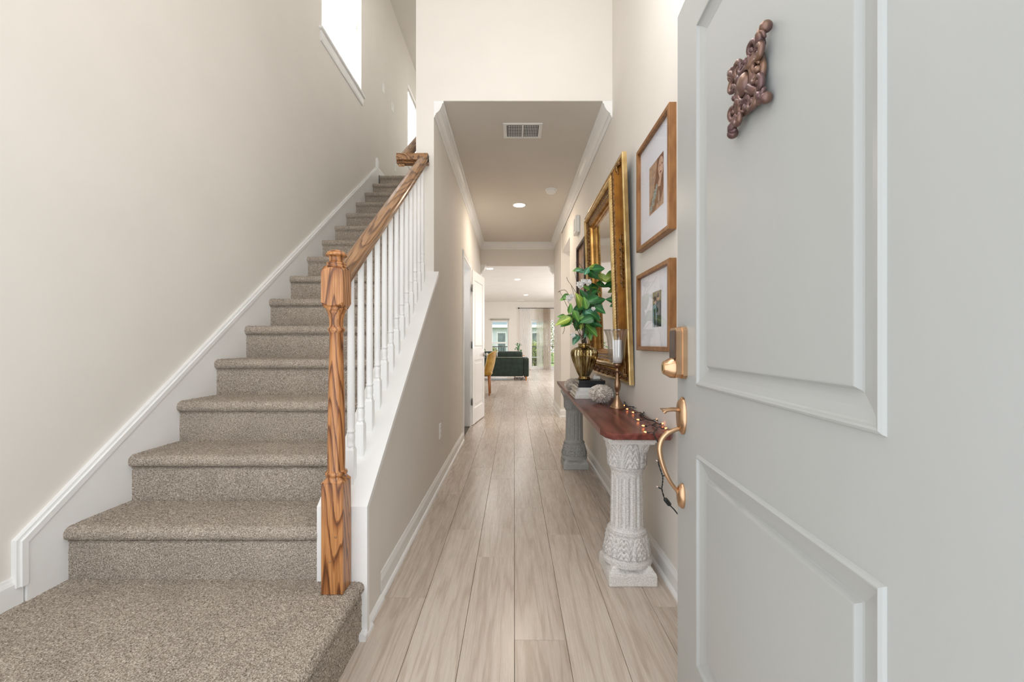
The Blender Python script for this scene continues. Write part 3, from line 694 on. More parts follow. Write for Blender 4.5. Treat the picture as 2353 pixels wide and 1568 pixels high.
# scroll ornament on the upper panel
orn = thing('door_ornament', 'square bronze scrollwork ornament hung on the grey front door', 'ornament', (0, 0, 0))
orn.location = d1.location + Vector((math.cos(th)*lx(.805), math.sin(th)*lx(.805), 1.553)); orn.rotation_euler = (0, 0, th); orn.scale = (.88, .95, .88)
b = MB(); rt = .010
b.ball((0, -.018, 0), .022, 16, 10, 0, (1.0, .7, 1.15))
b.tube([(.030*math.cos(a), -.016, .034*math.sin(a)) for a in [2*PI*k/28 for k in range(28)]], .0075, 8, 0, True)
def spiral(cx, cz, a0, turns, r0, r1, n=22, dirn=1):
    return [(cx+(r0+(r1-r0)*i/n)*math.cos(a0+dirn*turns*2*PI*i/n), -.013-.006*math.sin(PI*i/n), cz+(r0+(r1-r0)*i/n)*math.sin(a0+dirn*turns*2*PI*i/n)) for i in range(n+1)]
for q in range(4):
    a = PI/4 + q*PI/2; c, s = math.cos(a), math.sin(a)
    L = .098
    # tapering lobed arm reaching to the corner
    pts = [(c*t_, -.014-.004*math.sin(8*t_/L), s*t_) for t_ in [.028+(L-.028)*i/8 for i in range(9)]]
    b.tube(pts, [.012, .011, .013, .011, .009, .011, .009, .010, .007], 10)
    b.ball((c*(L+.004), -.012, s*(L+.004)), .012, 12, 8)
    for sg in (-1, 1):
        nx, nz_ = -s*sg, c*sg
        b.tube(spiral(c*.060+nx*.018, s*.060+nz_*.018, math.atan2(-nz_, -nx), .95, .020, .005, 22, sg), [.0075-.003*i/22 for i in range(23)], 8)
        b.ball((c*.060+nx*.018, -.016, s*.060+nz_*.018), .007, 10, 6)
        b.tube(spiral(c*.088+nx*.009, s*.088+nz_*.009, math.atan2(-s, -c), .8, .012, .004, 16, sg), [.0055-.002*i/16 for i in range(17)], 8)
for q in range(4):
    a = q*PI/2; c, s = math.cos(a), math.sin(a)
    for sg in (-1, 1): b.tube(spiral(c*.046-s*sg*.014, s*.046+c*sg*.014, a+sg*PI/2+PI, .8, .014, .004, 18, -sg), [.0065-.0025*i/18 for i in range(19)], 8)
    b.ball((c*.050, -.016, s*.050), .008, 10, 6)
    b.tube([(c*.05-s*.03, -.009, s*.05+c*.03), (c*.058, -.009, s*.058), (c*.05+s*.03, -.009, s*.05-c*.03)], .006, 8)
b.obj('scrollwork', M_ornament, orn)
# front door jamb (hinge side, beyond the frame)
b = MB(); b.box(.445, .60, .20, .335, 0, 2.08); b.box(.60, .70, .20, .335, 0, 2.8)
struct(b.obj('trim_6', M_trim), 'white front door jamb beside the hinge')

# closet door off the hall
d2 = struct(bpy.data.objects.new('door_2', None), 'white panelled closet door folded back against the hall wall'); COL.objects.link(d2)
u = Vector((.105, .70, 0)); d2.location = (-.537, 5.40, .012); d2.rotation_euler = (0, 0, math.atan2(u.y, u.x))
b = MB(); w2 = .70; DP2 = [(0, 0), (.006, -.006), (.012, -.009), (.040, -.009), (.052, -.002)]
door_face(b, w2, 2.02, [(.10, .60, .98, 1.90), (.10, .60, .20, .84)], DP2)
t2 = .035
b.add([(0, t2, 0), (w2, t2, 0), (w2, t2, 2.02), (0, t2, 2.02)], [(3, 2, 1, 0)])
for zz in (0, 2.02): b.add([(0, 0, zz), (w2, 0, zz), (w2, t2, zz), (0, t2, zz)], [(0, 1, 2, 3)])
for xx in (0, w2): b.add([(xx, 0, 0), (xx, t2, 0), (xx, t2, 2.02), (xx, 0, 2.02)], [(0, 1, 2, 3)])
b.obj('door_leaf', M_whitedoor, d2)
b = MB(); b.lathe([(.030, 0), (.030, .006), (.012, .010), (.010, .030), (.024, .040), (.028, .052), (.024, .064), (.008, .068)], seg=24); b.obj('door_knob', M_nickel, d2, (.63, 0, .90), (PI/2, 0, 0))
for zz in (.30, 1.04, 1.78):
    b = MB(); b.box(-.001, .0005, .003, .032, zz-.045, zz+.045); b.tube([(-.004, .0, zz-.048), (-.004, .0, zz+.048)], .006, 8)
    b.box(-.045, -.004, -.012, -.010, zz-.045, zz+.045); b.obj('hinge', M_nickel, d2)
# casing and jambs
b = MB()
for (y0, y1) in ((4.585, 4.655), (5.38, 5.45)):
    b.prism_z([(XLi, y0), (XLi+.012, y0), (XLi+.017, y0+.012), (XLi+.017, y1-.02), (XLi+.011, y1), (XLi, y1)], 0, 2.05)
b.prism_y([(XLi, 2.045), (XLi+.011, 2.045), (XLi+.017, 2.06), (XLi+.017, 2.105), (XLi+.012, 2.115), (XLi, 2.115)], 4.585, 5.45)
b.box(-.697, XLi+.004, 5.36, 5.376, 0, 2.04); b.box(-.697, XLi+.004, 4.655, 4.672, 0, 2.04); b.box(-.697, XLi+.004, 4.66, 5.37, 2.028, 2.045)
struct(b.obj('trim_7', M_trim), 'white casing and jambs of the closet doorway')

# ------------------------------------------------------------------ windows
def blind(name, label, x, y0, y1, z0, z1, pitch=.026):
    t_ = thing(name, label, 'blind', (x, y0, z0))
    b = MB(); b.box(-.02, .02, 0, y1-y0, z1-z0-.04, z1-z0); b.obj('headrail', M_plastic, t_)
    n = int((z1-z0-.05)/pitch); b = MB(); wdt = .0115
    b.add([(-wdt, 0, -.006), (wdt, 0, .006), (wdt, y1-y0, .006), (-wdt, y1-y0, -.006), (-wdt, 0, -.0045), (wdt, 0, .0075), (wdt, y1-y0, .0075), (-wdt, y1-y0, -.0045)],
          [(0, 1, 2, 3), (7, 6, 5, 4), (0, 4, 5, 1), (2, 6, 7, 3), (0, 3, 7, 4), (1, 5, 6, 2)])
    me = b.mesh('slat', M_blind)
    for i in range(n): link('slat', me, t_, (0, 0, .02+i*pitch))
    b = MB(); b.box(-.012, .012, 0, y1-y0, 0, .012); b.obj('bottom_rail', M_plastic, t_)
def side_window(idx, y0, y1, z0, z1, lab):
    w = struct(bpy.data.objects.new('window_%d' % idx, None), lab); COL.objects.link(w)
    x = XL-.11; b = MB(); f = .045
    b.box(x-.03, x+.02, y0, y0+f, z0, z1); b.box(x-.03, x+.02, y1-f, y1, z0, z1); b.box(x-.03, x+.02, y0+f, y1-f, z0, z0+f); b.box(x-.03, x+.02, y0+f, y1-f, z1-f, z1)
    b.box(x-.025, x+.015, y0+f, y1-f, (z0+z1)/2-.02, (z0+z1)/2+.02); b.obj('window_frame', M_trim, w)
    b = MB(); b.box(x-.008, x-.004, y0+f, y1-f, z0+f, z1-f); b.obj('pane', M_glass, w)
    b = MB(); b.box(XL-.10, XL+.032, y0-.06, y1+.05, z0-.022, z0, 0, .004); b.prism_y([(XL, z0-.11), (XL+.010, z0-.11), (XL+.017, z0-.09), (XL+.017, z0-.03), (XL+.012, z0-.022), (XL, z0-.022)], y0-.03, y1+.02)
    b.obj('window_sill', M_trim, w)
side_window(1, 3.59, 4.52, 3.78, 5.25, 'window high on the stairwell wall with white sill and apron')
side_window(2, 6.50, 7.45, 3.95, 5.15, 'upstairs window glimpsed beyond the top of the stairs')
blind('window_blind', 'white slatted blind in the high stairwell window', XL-.055, 3.60, 4.51, 3.785, 5.24)
blind('window_blind', 'white slatted blind in the far upstairs window', XL-.055, 6.51, 7.44, 3.955, 5.14, .05)

def plate(label, cat, name, c, n, w, h_, kind):
    t_ = thing(name, label, cat, c, math.atan2(n[1], n[0])+PI/2)       # local -y faces the room
    b = MB(); b.box(-w/2, w/2, -.006, 0, -h_/2, h_/2, 0, .002); b.obj('cover_plate', M_plastic, t_)
    if kind == 'switch':
        b = MB(); b.prism_x([(-.006, -.033), (-.006, .033), (-.012, .02)], -.015, .015); b.obj('rocker', M_plastic, t_)
    elif kind == 'outlet':
        b = MB()
        for zz in (-.02, .02):
            b.box(-.016, .016, -.0085, -.006, zz-.014, zz+.014)
            for xx in (-.006, .006): b.box(xx-.001, xx+.001, -.0088, -.0084, zz-.003, zz+.006, 1)
        b.obj('socket', [M_plastic, M_dark], t_)
    return t_
plate('white power outlet low on the hall wall beyond the knee wall', 'outlet', 'power_outlet', (XLi, 3.19, .40), (1, 0), .07, .115, 'outlet')
plate('white light switch high on the stairwell wall, nearer and higher of two', 'switch', 'light_switch', (XL, 5.27, 4.31), (1, 0), .075, .12, 'switch')
plate('white double light switch beyond the first at the top of the stairs', 'switch', 'light_switch', (XL, 5.66, 4.29), (1, 0), .12, .12, 'switch')
plate('small white outlet plate just above the top stair', 'outlet', 'power_outlet', (XL, 5.80, 3.53), (1, 0), .07, .115, 'outlet')
plate('white light switch on the wall end beside the living room opening', 'switch', 'light_switch', (.685, 6.65, 1.15), (-1, 0), .075, .12, 'switch')
t_ = thing('door_chime', 'white box door chime high on the right hall wall beyond the mirror', 'door chime', (XR, 4.5, 2.34))
b = MB(); b.box(-.045, 0, -.09, .09, -.085, .10, 0, .008); b.obj('chime_cover', M_plastic, t_)
b = MB(); b.box(-.052, -.044, -.03, .03, -.05, .07, 0, .003); b.obj('chime_grille', M_plastic, t_)

# ------------------------------------------------------------------ ceiling fittings
vt = thing('ceiling_vent', 'white rectangular air vent in the hall ceiling near the header', 'vent', (.07, 3.37, ZC))
b = MB(); w, d = .155, .115
for q in ((-w, w, -d, -d+.022), (-w, w, d-.022, d), (-w, -w+.028, -d+.022, d-.022), (w-.028, w, -d+.022, d-.022), (-.008, .008, -d+.022, d-.022)): b.box(*q, -.008, 0)
b.obj('vent_frame', M_plastic, vt)
b = MB(); b.box(-w+.01, w-.01, -d+.01, d-.01, -.0040, -.0024); b.obj('vent_hole_shade', M_dark, vt)  # thin black sheet stands in for the shade in the vent holes
me = MB(); me.box(-.119+.0, .119, -.0022, .0022, -.008, -.0065); me = me.mesh('louver', M_plastic)
for k in range(7): link('louver', me, vt, (0, -.072+.024*k, 0))
me = MB(); me.box(-.0014, .0014, -.09, .09, -.0065, -.005); me = me.mesh('cross_louver', M_plastic)
for k in range(18):
    x = -.118+.0139*k
    if abs(x) > .008: link('cross_louver', me, vt, (x, 0, 0))
sd = thing('smoke_detector', 'round white smoke detector on the hall ceiling', 'smoke detector', (.417, 4.66, ZC))
b = MB(); b.lathe([(.068, 0), (.068, -.012), (.064, -.014)], seg=36); b.obj('mounting_ring', M_plastic, sd)
b = MB(); b.lathe([(.056, -.012), (.056, -.020), (.052, -.038), (.044, -.044), (.01, -.045)], seg=36); b.obj('sensor_cover', M_plastic, sd)
def downlight(label, x, y, r=.075, p=10, lc=(1, .98, .95)):
    t_ = thing('recessed_ceiling_light', label, 'ceiling light', (x, y, ZC), 0)
    b = MB(); b.lathe([(r+.014, -.001), (r+.014, -.005), (r, -.008), (r-.004, -.004)], seg=32, cap=False); b.obj('trim_ring', M_plastic, t_)
    b = MB(); b.lathe([(r, -.003), (r*.8, -.005), (.002, -.006)], seg=32, cap=False); b.obj('diffuser', M_lamp, t_)
    l = bpy.data.lights.new('downlight_beam', 'AREA'); l.shape = 'DISK'; l.size = r*1.8; l.energy = p; l.color = lc
    o = bpy.data.objects.new('downlight_beam', l); COL.objects.link(o); o.location = (x, y, ZC-.012)
downlight('glowing recessed light in the hall ceiling', .066, 5.18, p=9, lc=(1, .84, .66))
downlight('recessed light in the living room ceiling, nearest the opening', -.56, 9.6, p=9)
downlight('recessed light in the living room ceiling, second from the opening', .09, 11.2, p=9)
downlight('recessed light in the living room ceiling, farthest back near the windows', .417, 14.75, p=9)
vt2 = thing('ceiling_vent', 'small thin air vent in the living room ceiling by the back wall', 'vent', (.28, 16.6, ZC))
b = MB(); b.box(-.15, .15, -.07, .07, -.006, 0); b.obj('vent_frame', M_plastic, vt2)
me = MB(); me.box(-.13, .13, -.003, .003, -.009, -.006); me = me.mesh('louver', M_plastic)
for k in range(6): link('louver', me, vt2, (0, -.05+.02*k, 0))

# ------------------------------------------------------------------ console: two stone pedestals and a slab
def pedestal_mesh(mat):
    SEG = 200
    def shape(r, z, a): return r
    zl = [(0.0800, .112), (.092, .112), (.100, .108), (.106, .102), (.112, .100), (.200, .086), (.206, .088), (.214, .090), (.222, .086), (.226, .078), (.236, .0755), (.48, .0715), (.490, .0735), (.496, .078), (.502, .080), (.508, .076), (.512, .077), (.560, .080), (.606, .087), (.632, .094)]
    zz = []; 
    for (z0, r0), (z1, r1) in zip(zl[:-1], zl[1:]):
        n = max(2, int((z1-z0)/.0022));
        for i in range(n): zz.append((z0+(z1-z0)*i/n, r0+(r1-r0)*i/n))
    zz.append(zl[-1])
    Z = np.array([q[0] for q in zz])[:, None]; R = np.array([q[1] for q in zz])[:, None]; A = np.linspace(0, 2*PI, SEG, endpoint=False)[None, :]
    # flutes on the shaft
    fl = ((Z > .240) & (Z < .476)); end = np.clip(np.minimum(Z-.238, .478-Z)/.02, 0, 1)
    fa = np.abs(((A*14/(2*PI)) % 1)-.5)*2; D = -.0085*end*fl*np.clip(1.0-fa*1.75, 0, 1)**.6
    # acanthus bands: scalloped leaves with ribs
    def band(z0, z1, n, up, amp):
        t = (Z-z0)/(z1-z0) if up else (z1-Z)/(z1-z0); inb = (t > 0) & (t < 1)
        u = ((A*n/(2*PI)) % 1)*2-1
        width = .92*np.sqrt(np.clip(1-(np.clip(t, 0, 1)-.15)**2*1.05, 0, 1)); leaf = np.clip((width-np.abs(u))*6, 0, 1)
        ribs = .5+.5*np.cos(24*(t*1.0 + .75*(np.abs(u)-.25)**2*3)); mid = np.exp(-(u*9)**2)
        u2 = ((A*n/(2*PI)+.5) % 1)*2-1; l2 = np.clip((.7*(1-np.clip(t, 0, 1)*.7)-np.abs(u2))*5, 0, 1)*.5
        return inb*amp*(np.clip(leaf*(.45+.55*ribs)+.3*mid*leaf, 0, 1.3)+l2*(.4+.6*ribs))
    D = D + band(.112, .202, 8, True, .009) + band(.510, .626, 6, True, .009) + .0005*RNG.normal(0, 1, (len(zz), SEG))
    RR = R + D
    # capital spreads towards a square at the top
    sq = np.clip((Z-.57)/.06, 0, 1); m4 = 1/np.maximum(np.abs(np.cos(A)), np.abs(np.sin(A))); RR = RR*(1+sq*(np.minimum(m4, 1.28)-1)*.85)
    V = np.stack([RR*np.cos(A), RR*np.sin(A), np.broadcast_to(Z, RR.shape)], -1).reshape(-1, 3)
    b = MB(); n = len(zz)
    b.add(V.tolist(), [(i*SEG+k, i*SEG+(k+1) % SEG, (i+1)*SEG+(k+1) % SEG, (i+1)*SEG+k) for i in range(n-1) for k in range(SEG)], 0, True)
    shaft = b.mesh('shaft', mat)
    # plinth: square slab, softened and hollowed edges
    b = MB(); hw = .106; G = 20
    def side(u): return hw*(1-.03*(1-u*u))
    ring = []
    for s in range(4):
        c, sn = math.cos(s*PI/2), math.sin(s*PI/2)
        for j in range(G):
            u_ = -1+2*j/G; x, y = u_*hw*.985, -side(u_); ring.append((x*c-y*sn, x*sn+y*c))
    V = []; lv = [(0, .96), (.006, 1.0), (.046, 1.0), (.058, .97), (.066, .90), (.076, .86), (.082, .8)]
    for z, s_ in lv:
        for (x, y) in ring: V.append((x*s_, y*s_, z+ (.004*math.cos(8*x/hw)*(1 if z > .04 else 0))))
    m = len(ring); b.add(V, [(i*m+k, i*m+(k+1) % m, (i+1)*m+(k+1) % m, (i+1)*m+k) for i in range(len(lv)-1) for k in range(m)] + [tuple(range(m-1, -1, -1)), tuple(range((len(lv)-1)*m, len(lv)*m))], 0, False)
    plinth = b.mesh('plinth', mat)
    b = MB(); b.box(-.108, .108, -.108, .108, .634, .660, 0, .006); b.box(-.100, .100, -.100, .100, .624, .638, 0, .004); ab = b.mesh('abacus', mat)
    return shaft, plinth, ab
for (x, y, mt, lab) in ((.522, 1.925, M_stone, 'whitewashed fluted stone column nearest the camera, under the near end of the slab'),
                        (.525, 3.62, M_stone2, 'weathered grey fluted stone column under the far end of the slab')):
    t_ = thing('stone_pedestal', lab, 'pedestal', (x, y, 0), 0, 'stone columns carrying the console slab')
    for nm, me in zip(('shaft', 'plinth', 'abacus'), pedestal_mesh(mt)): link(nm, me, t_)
SZ = .690
pl_ = [(.418, 1.755), (.660, 1.748), (.678, 1.775), (.692, 1.83), (.692, 4.20), (.436, 4.22), (.428, 4.0), (.385, 1.86), (.395, 1.80)]
b = MB(); cxm, cym = .54, 3.0
V = []; n = len(pl_)
for z, s_ in ((.661, .006), (.665, 0), (.684, 0), (.690, .004)):
    for x, y in pl_:
        d = Vector((cxm-x, (cym-y)*.3)).normalized()*s_; V.append((x+d.x, y+d.y, z))
b.add(V, [(i*n+k, i*n+(k+1) % n, (i+1)*n+(k+1) % n, (i+1)*n+k) for i in range(3) for k in range(n)] + [tuple(range(n-1, -1, -1)), tuple(range(3*n, 4*n))])
slab_o = b.obj('console_slab', M_redwood); tag(slab_o, 'long dark red-brown wooden slab with clipped corners lying on the two stone columns', 'console table')

# books
def book(label, x0, x1, y0, y1, z0, z1, cover, grp='books stacked under the vase'):
    t_ = thing('book', label, 'book', ((x0+x1)/2, (y0+y1)/2, z0), random.uniform(-.04, .04), grp)
    w, d, h_ = (x1-x0)/2, (y1-y0)/2, z1-z0-.0006
    b = MB(); b.box(-w, w, -d, d, 0, .0025); b.box(-w, w, -d, d, h_-.0025, h_); b.box(-w, w, -d, -d+.003, .0025, h_-.0025); b.obj('cover', cover, t_)
    b = MB(); b.box(-w+.004, w-.004, -d+.003, d-.004, .0025, h_-.0025); b.obj('page_block', M_pages, t_)
book('pale book at the bottom of the stack on the slab', .422, .655, 2.857, 3.17, .6905, .714, M_paper)
book('white book second from the bottom of the stack', .432, .660, 2.865, 3.17, .714, .738, noisy('offwhite_cover', srgb(226, 224, 220), srgb(212, 210, 206), 20, .5))
book('speckled white book third in the stack, directly under the black ones', .434, .652, 2.868, 3.14, .738, .766, noisy('marbled_white_cover', srgb(228, 226, 222), srgb(170, 168, 164), 22, .5, lo=.52, hi=.7))
book('lower of the two black books in the stack', .448, .630, 2.872, 3.08, .766, .790, M_black)
book('upper black book directly beneath the amber vase', .450, .632, 2.876, 3.07, .790, .8145, M_black)
t_ = thing('trinket_box', 'small white lidded trinket box on the black books behind the vase', 'box', (.590, 2.985, .8145))
b = MB(); b.box(-.026, .026, -.02, .02, 0, .014, 0, .002); b.obj('box_body', M_paper, t_)
b = MB(); b.box(-.024, .024, -.018, .018, .014, .020, 0, .002); b.ball((-.01, 0, .024), .006); b.obj('lid', M_wax, t_)

# vase
vs = thing('glass_vase', 'ribbed amber mercury-glass urn vase on the black books', 'vase', (.500, 2.955, .8145))
vp = [(.040, 0), (.046, .004), (.045, .012), (.038, .018), (.040, .028), (.052, .055), (.068, .095), (.082, .135), (.0915, .170), (.093, .190), (.088, .208), (.074, .222), (.056, .230), (.046, .234), (.042, .240), (.043, .250), (.047, .256), (.044, .256), (.040, .248), (.030, .235), (.02, .06), (.004, .05)]
def vfn(a, z): return 1 + (.085*(abs(math.cos(a*11))**.7-.5) if .03 < z < .225 else 0)
b = MB(); b.lathe(vp, seg=176, fn=vfn); b.obj('vase_body', M_amber, vs)
b = MB(); b.lathe([(.060, -.0005), (.060, .003), (.055, .004)], seg=40); 

# bouquet
bq = thing('artificial_bouquet', 'leafy green stems with small white flowers standing in the amber vase', 'plant', (.500, 2.955, 1.0))
B0 = Vector(bq.location)
def leaf_mesh(m, L=.085, Wd=.058):
    b = MB(); n = 10; V = []
    for i in range(n+1):
        t = i/n; w = Wd/2*1.08*max(0, math.sin(PI*t**.60))**.75*(1-.2*t) if i < n else 0
        if i == 0: w = Wd*.10
        y = L*t - (.010 if i == 0 else 0); z = -.018*t*t
        V += [(-w, y, z+w*.28), (-w*.5, y, z+w*.08), (0, y+(.01 if i == 0 else 0), z), (w*.5, y, z+w*.08), (w, y, z+w*.28)]
    Fs = [(i*5+k, i*5+k+1, i*5+5+k+1, i*5+5+k) for i in range(n) for k in range(4)]
    b.add(V, Fs, 0, True); return b.mesh('leaf', m)
LM = [leaf_mesh(m, .078, .054) for m in M_leafs] + [leaf_mesh(m, .055, .034) for m in M_leafs]
# (px, py, tip direction in degrees in the picture (0 = right, 90 = up), colour, size)
leaves = [(1292, 738, 200, 2, 1.2), (1305, 733, 190, 1, 1.2), (1300, 742, 215, 1, 1.0), (1318, 735, 160, 2, 1.0), (1325, 742, 250, 0, 1.1), (1337, 740, 265, 2, 1.25), (1332, 690, 110, 2, 1.3), (1324, 716, 215, 0, 1.25), (1345, 703, 20, 0, 1.3),
          (1335, 712, 190, 0, 1.1), (1352, 680, 60, 0, 1.2), (1340, 676, 120, 0, .9), (1361, 672, 40, 0, 1.1), (1366, 660, 10, 0, 1.1), (1372, 668, 350, 2, .9), (1358, 628, 160, 1, 1.1), (1366, 615, 175, 2, 1.2), (1378, 617, 10, 0, 1.0), (1365, 631, 330, 0, 1.2),
          (1388, 641, 330, 2, 1.1), (1378, 632, 340, 1, .9), (1355, 725, 300, 3, 1.3), (1365, 724, 340, 3, 1.2), (1372, 730, 330, 0, 1.0), (1360, 745, 280, 3, 1.3), (1350, 752, 260, 0, 1.1), (1342, 745, 240, 0, 1.1), (1362, 760, 320, 1, 1.2), (1355, 768, 280, 1, 1.0),
          (1348, 735, 200, 0, 1.1), (1372, 700, 350, 0, 1.1), (1380, 690, 20, 0, 1.0), (1362, 700, 60, 1, .9), (1352, 712, 330, 0, 1.2), (1340, 728, 200, 1, 1.0), (1330, 750, 225, 0, .9), (1380, 712, 330, 0, 1.0), (1345, 695, 100, 1, .9), (1370, 745, 350, 0, 1.0),
          (1322, 782, 235, 3, .9), (1319, 772, 160, 3, .7), (1298, 684, 200, 1, .9), (1311, 708, 80, 1, .8), (1290, 727, 175, 1, .7), (1325, 620, 185, 1, .7), (1332, 622, 165, 3, .7), (1350, 620, 60, 3, .8), (1345, 660, 140, 1, .7), (1384, 655, 350, 0, .9),
          (1357, 690, 200, 0, 1.2), (1347, 765, 250, 3, .9), (1334, 720, 280, 0, 1.1), (1368, 685, 300, 0, 1.0), (1325, 727, 300, 1, .9)]
rl = random.Random(3)
for (px, py, ang_, ci, sz) in leaves:
    Y = 2.93+rl.uniform(-.11, .09); c = at(px, py, Y); a = math.radians(ang_)
    big = sz > .85; me = LM[ci if big else ci+4]; k = (sz if big else sz/.75)*1.10
    tip = Vector((math.cos(a), rl.uniform(-.45, .25), math.sin(a))).normalized()
    nrm = Vector((rl.uniform(-.45, .35), -1, rl.uniform(.1, .9))); nrm = (nrm - tip*nrm.dot(tip)).normalized(); xa = tip.cross(nrm)
    L = (.078 if big else .055)*k
    M4 = Matrix((xa, tip, nrm)).transposed().to_4x4() @ Matrix.Scale(k, 4); M4.translation = c - tip*L*.5 - B0
    o = link('leaf', me, bq); o.matrix_local = M4
neck = Vector((.500, 2.955, 1.075))
b = MB()
ends = [(1292, 735), (1336, 738), (1332, 690), (1345, 700), (1360, 665), (1362, 620), (1385, 640), (1360, 725), (1360, 765), (1375, 700), (1300, 684), (1320, 622), (1322, 778), (1312, 655), (1285, 668), (1350, 752)]
for i, (px, py) in enumerate(ends):
    e = at(px, py, 2.93+rl.uniform(-.08, .06)); base = Vector((.500+rl.uniform(-.015, .015), 2.955+rl.uniform(-.015, .015), .90)); nk = neck+Vector((rl.uniform(-.02, .02), rl.uniform(-.02, .02), 0))
    mid = nk.lerp(e, .5)+Vector((0, 0, .02+.03*rl.random()))
    b.tube(smooth_path([base, nk, mid, e], 5), [.0028-.0016*k/15 for k in range(16)], 6)
for tw in ([(1342, 622), (1335, 612), (1330, 606), (1323, 603)], [(1323, 672), (1312, 655), (1305, 645), (1302, 637)], [(1306, 677), (1300, 668), (1292, 667), (1282, 672)], [(1342, 622), (1333, 623), (1324, 627)], [(1298, 750), (1296, 760), (1293, 768)]):
    b.tube(smooth_path([at(p[0], p[1], 2.9) for p in tw], 5), .0016, 6)
o = b.obj('stem', M_stem, bq); o.location = -B0
for (px, py, r) in ((1332, 655, .024), (1340, 648, .020), (1351, 649, .022), (1307, 686, .022), (1313, 681, .016), (1363, 710, .014), (1316, 771, .016)):
    b = MB(); 
    r *= 1.3
    for k in range(26):
        th_ = k*2.4; ph = .1+1.25*k/26; d = Vector((math.cos(th_)*math.cos(ph), -math.sin(ph), math.sin(th_)*math.cos(ph))); w_ = d.cross(Vector((0, -1, .2))).normalized()*r*.30; L_ = r*(1-.25*k/26)
        up2 = Vector((0, -1, 0))*r*.12
        b.add([d*L_*.15, d*L_*.6+w_, d*L_+up2, d*L_*.6-w_, d*L_*.62-up2*.8], [(0, 1, 4), (1, 2, 4), (2, 3, 4), (3, 0, 4)], 0, True)
    b.ball((0, -.004, 0), r*.28, 8, 5)
    o = b.obj('flower', M_petal, bq); o.location = at(px, py, 2.86)-B0

# spiky urchins
def urchin(label, c, r, sz):
    t_ = thing('spiky_urchin', label, 'ornament', c, 0, 'silvered spiky urchin ornaments')
    b = MB(); b.ball((0, 0, 0), r*.78, 16, 10, 0, (1, 1, sz)); b.obj('core', M_silver, t_)
    b = MB(); n = 640; g = PI*(3-math.sqrt(5)); rr = random.Random(int(r*1000))
    for i in range(n):
        z = 1-2*(i+.5)/n; q = math.sqrt(1-z*z); d = Vector((q*math.cos(g*i), q*math.sin(g*i), z)); d2_ = (d+Vector((rr.uniform(-.15, .15), rr.uniform(-.15, .15), rr.uniform(-.15, .15)))).normalized()
        p0 = Vector((d.x, d.y, d.z*sz))*r*.72; p1 = Vector((d2_.x, d2_.y, d2_.z*sz))*r*rr.uniform(.9, 1.02)
        u_ = (p1-p0).orthogonal().normalized(); w_ = (p1-p0).normalized().cross(u_); a_ = .0036*r/.08; V = [p0+u_*a_, p0+w_*a_, p0-u_*a_, p0-w_*a_]; V += [p1+(v-p0)*.6 for v in V[:4]]
        b.add(V, [(0, 1, 5, 4), (1, 2, 6, 5), (2, 3, 7, 6), (3, 0, 4, 7), (4, 5, 6, 7)])
    stuff(b.obj('spines', M_silver, t_))
urchin('large silvered spiky urchin in front of the books', (.556, 2.66, .690+.060), .081, .74)
urchin('smaller silvered spiky urchin at the far left behind the books', (.465, 3.33, .690+.052), .062, .84)

# candle holder
CH = Vector((.612, 2.46, SZ))
ch = thing('candle_holder', 'tall bronze candlestick with a fluted clear glass hurricane cup', 'candle holder', CH)
b = MB(); b.lathe([(.046, 0), (.047, .004), (.043, .009), (.038, .012), (.037, .018), (.026, .030), (.018, .048), (.013, .060), (.012, .068), (.009, .072), (.009, .080), (.012, .083), (.009, .087), (.010, .096), (.017, .112), (.0195, .130), (.018, .148), (.0115, .175), (.0085, .200), (.0085, .212), (.013, .217), (.015, .222), (.010, .227), (.010, .236), (.020, .243), (.026, .252), (.026, .262), (.012, .264)], seg=40)
b.obj('stem', M_candle_bronze, ch)
def gfn(a, z): return 1 + .06*(abs(math.cos(a*8))-.6)*min(1, max(0, (z-.27)/.03))
b = MB(); gp_ = [(.014, .262), (.034, .266), (.046, .278), (.052, .300), (.054, .340), (.056, .380), (.062, .420), (.072, .450), (.080, .462), (.079, .464), (.070, .450), (.060, .420), (.054, .380), (.052, .340), (.050, .302), (.044, .281), (.033, .269), (.012, .265)]
b.lathe(gp_, seg=128, fn=gfn, cap=False); b.obj('glass_cup', M_cutglass, ch)
cd = thing('pillar_candle', 'white pillar candle inside the fluted glass cup', 'candle', CH+Vector((0, 0, .2655)))
b = MB(); b.lathe([(.026, 0), (.026, .132), (.022, .136), (.006, .133)], seg=28); b.obj('wax', M_wax, cd)
b = MB(); b.tube([(0, 0, .132), (.001, 0, .142)], .0012, 6); b.obj('wick', M_dark, cd)

# string lights
sl = thing('string_lights', 'black wire fairy lights glowing orange, trailing off the slab behind the door', 'string lights', onz(1475, 953, SZ))
S0 = Vector(sl.location)
def c4(x, y): return (1400+x/5.056, 880+y/5.056)
path = []
for (x, y) in ((130, 150), (160, 190), (200, 265), (270, 280), (330, 285), (380, 310), (400, 350), (350, 375), (400, 380), (360, 345), (405, 400), (440, 425), (480, 435), (520, 445), (545, 470), (500, 490), (525, 500), (560, 530), (530, 560), (516, 592)):
    p = c4(x, y); path.append(onz(p[0], p[1], SZ+.006+rl.uniform(0, .006)))
for i, (x, y) in enumerate(((530, 625), (560, 680), (590, 760), (582, 850), (572, 930), (605, 1040), (622, 1100), (618, 1180), (612, 1240), (640, 1340))):
    p = c4(x, y); path.append(at(p[0], p[1], 1.735))
sp = smooth_path(path, 6)
b = MB(); 
def twist(P, r, ph): 
    out = []
    for i, p in enumerate(P):
        a = i*1.1+ph; out.append(p+Vector((math.cos(a), math.sin(a)*.3, math.sin(a)))*r)
    return out
b.tube(twist(sp, .0016, 0), .0017, 6); b.tube(twist(sp, .0016, PI), .0017, 6)
pa = c4(640, 1340); pb_ = c4(710, 1430); pc = c4(790, 1520)
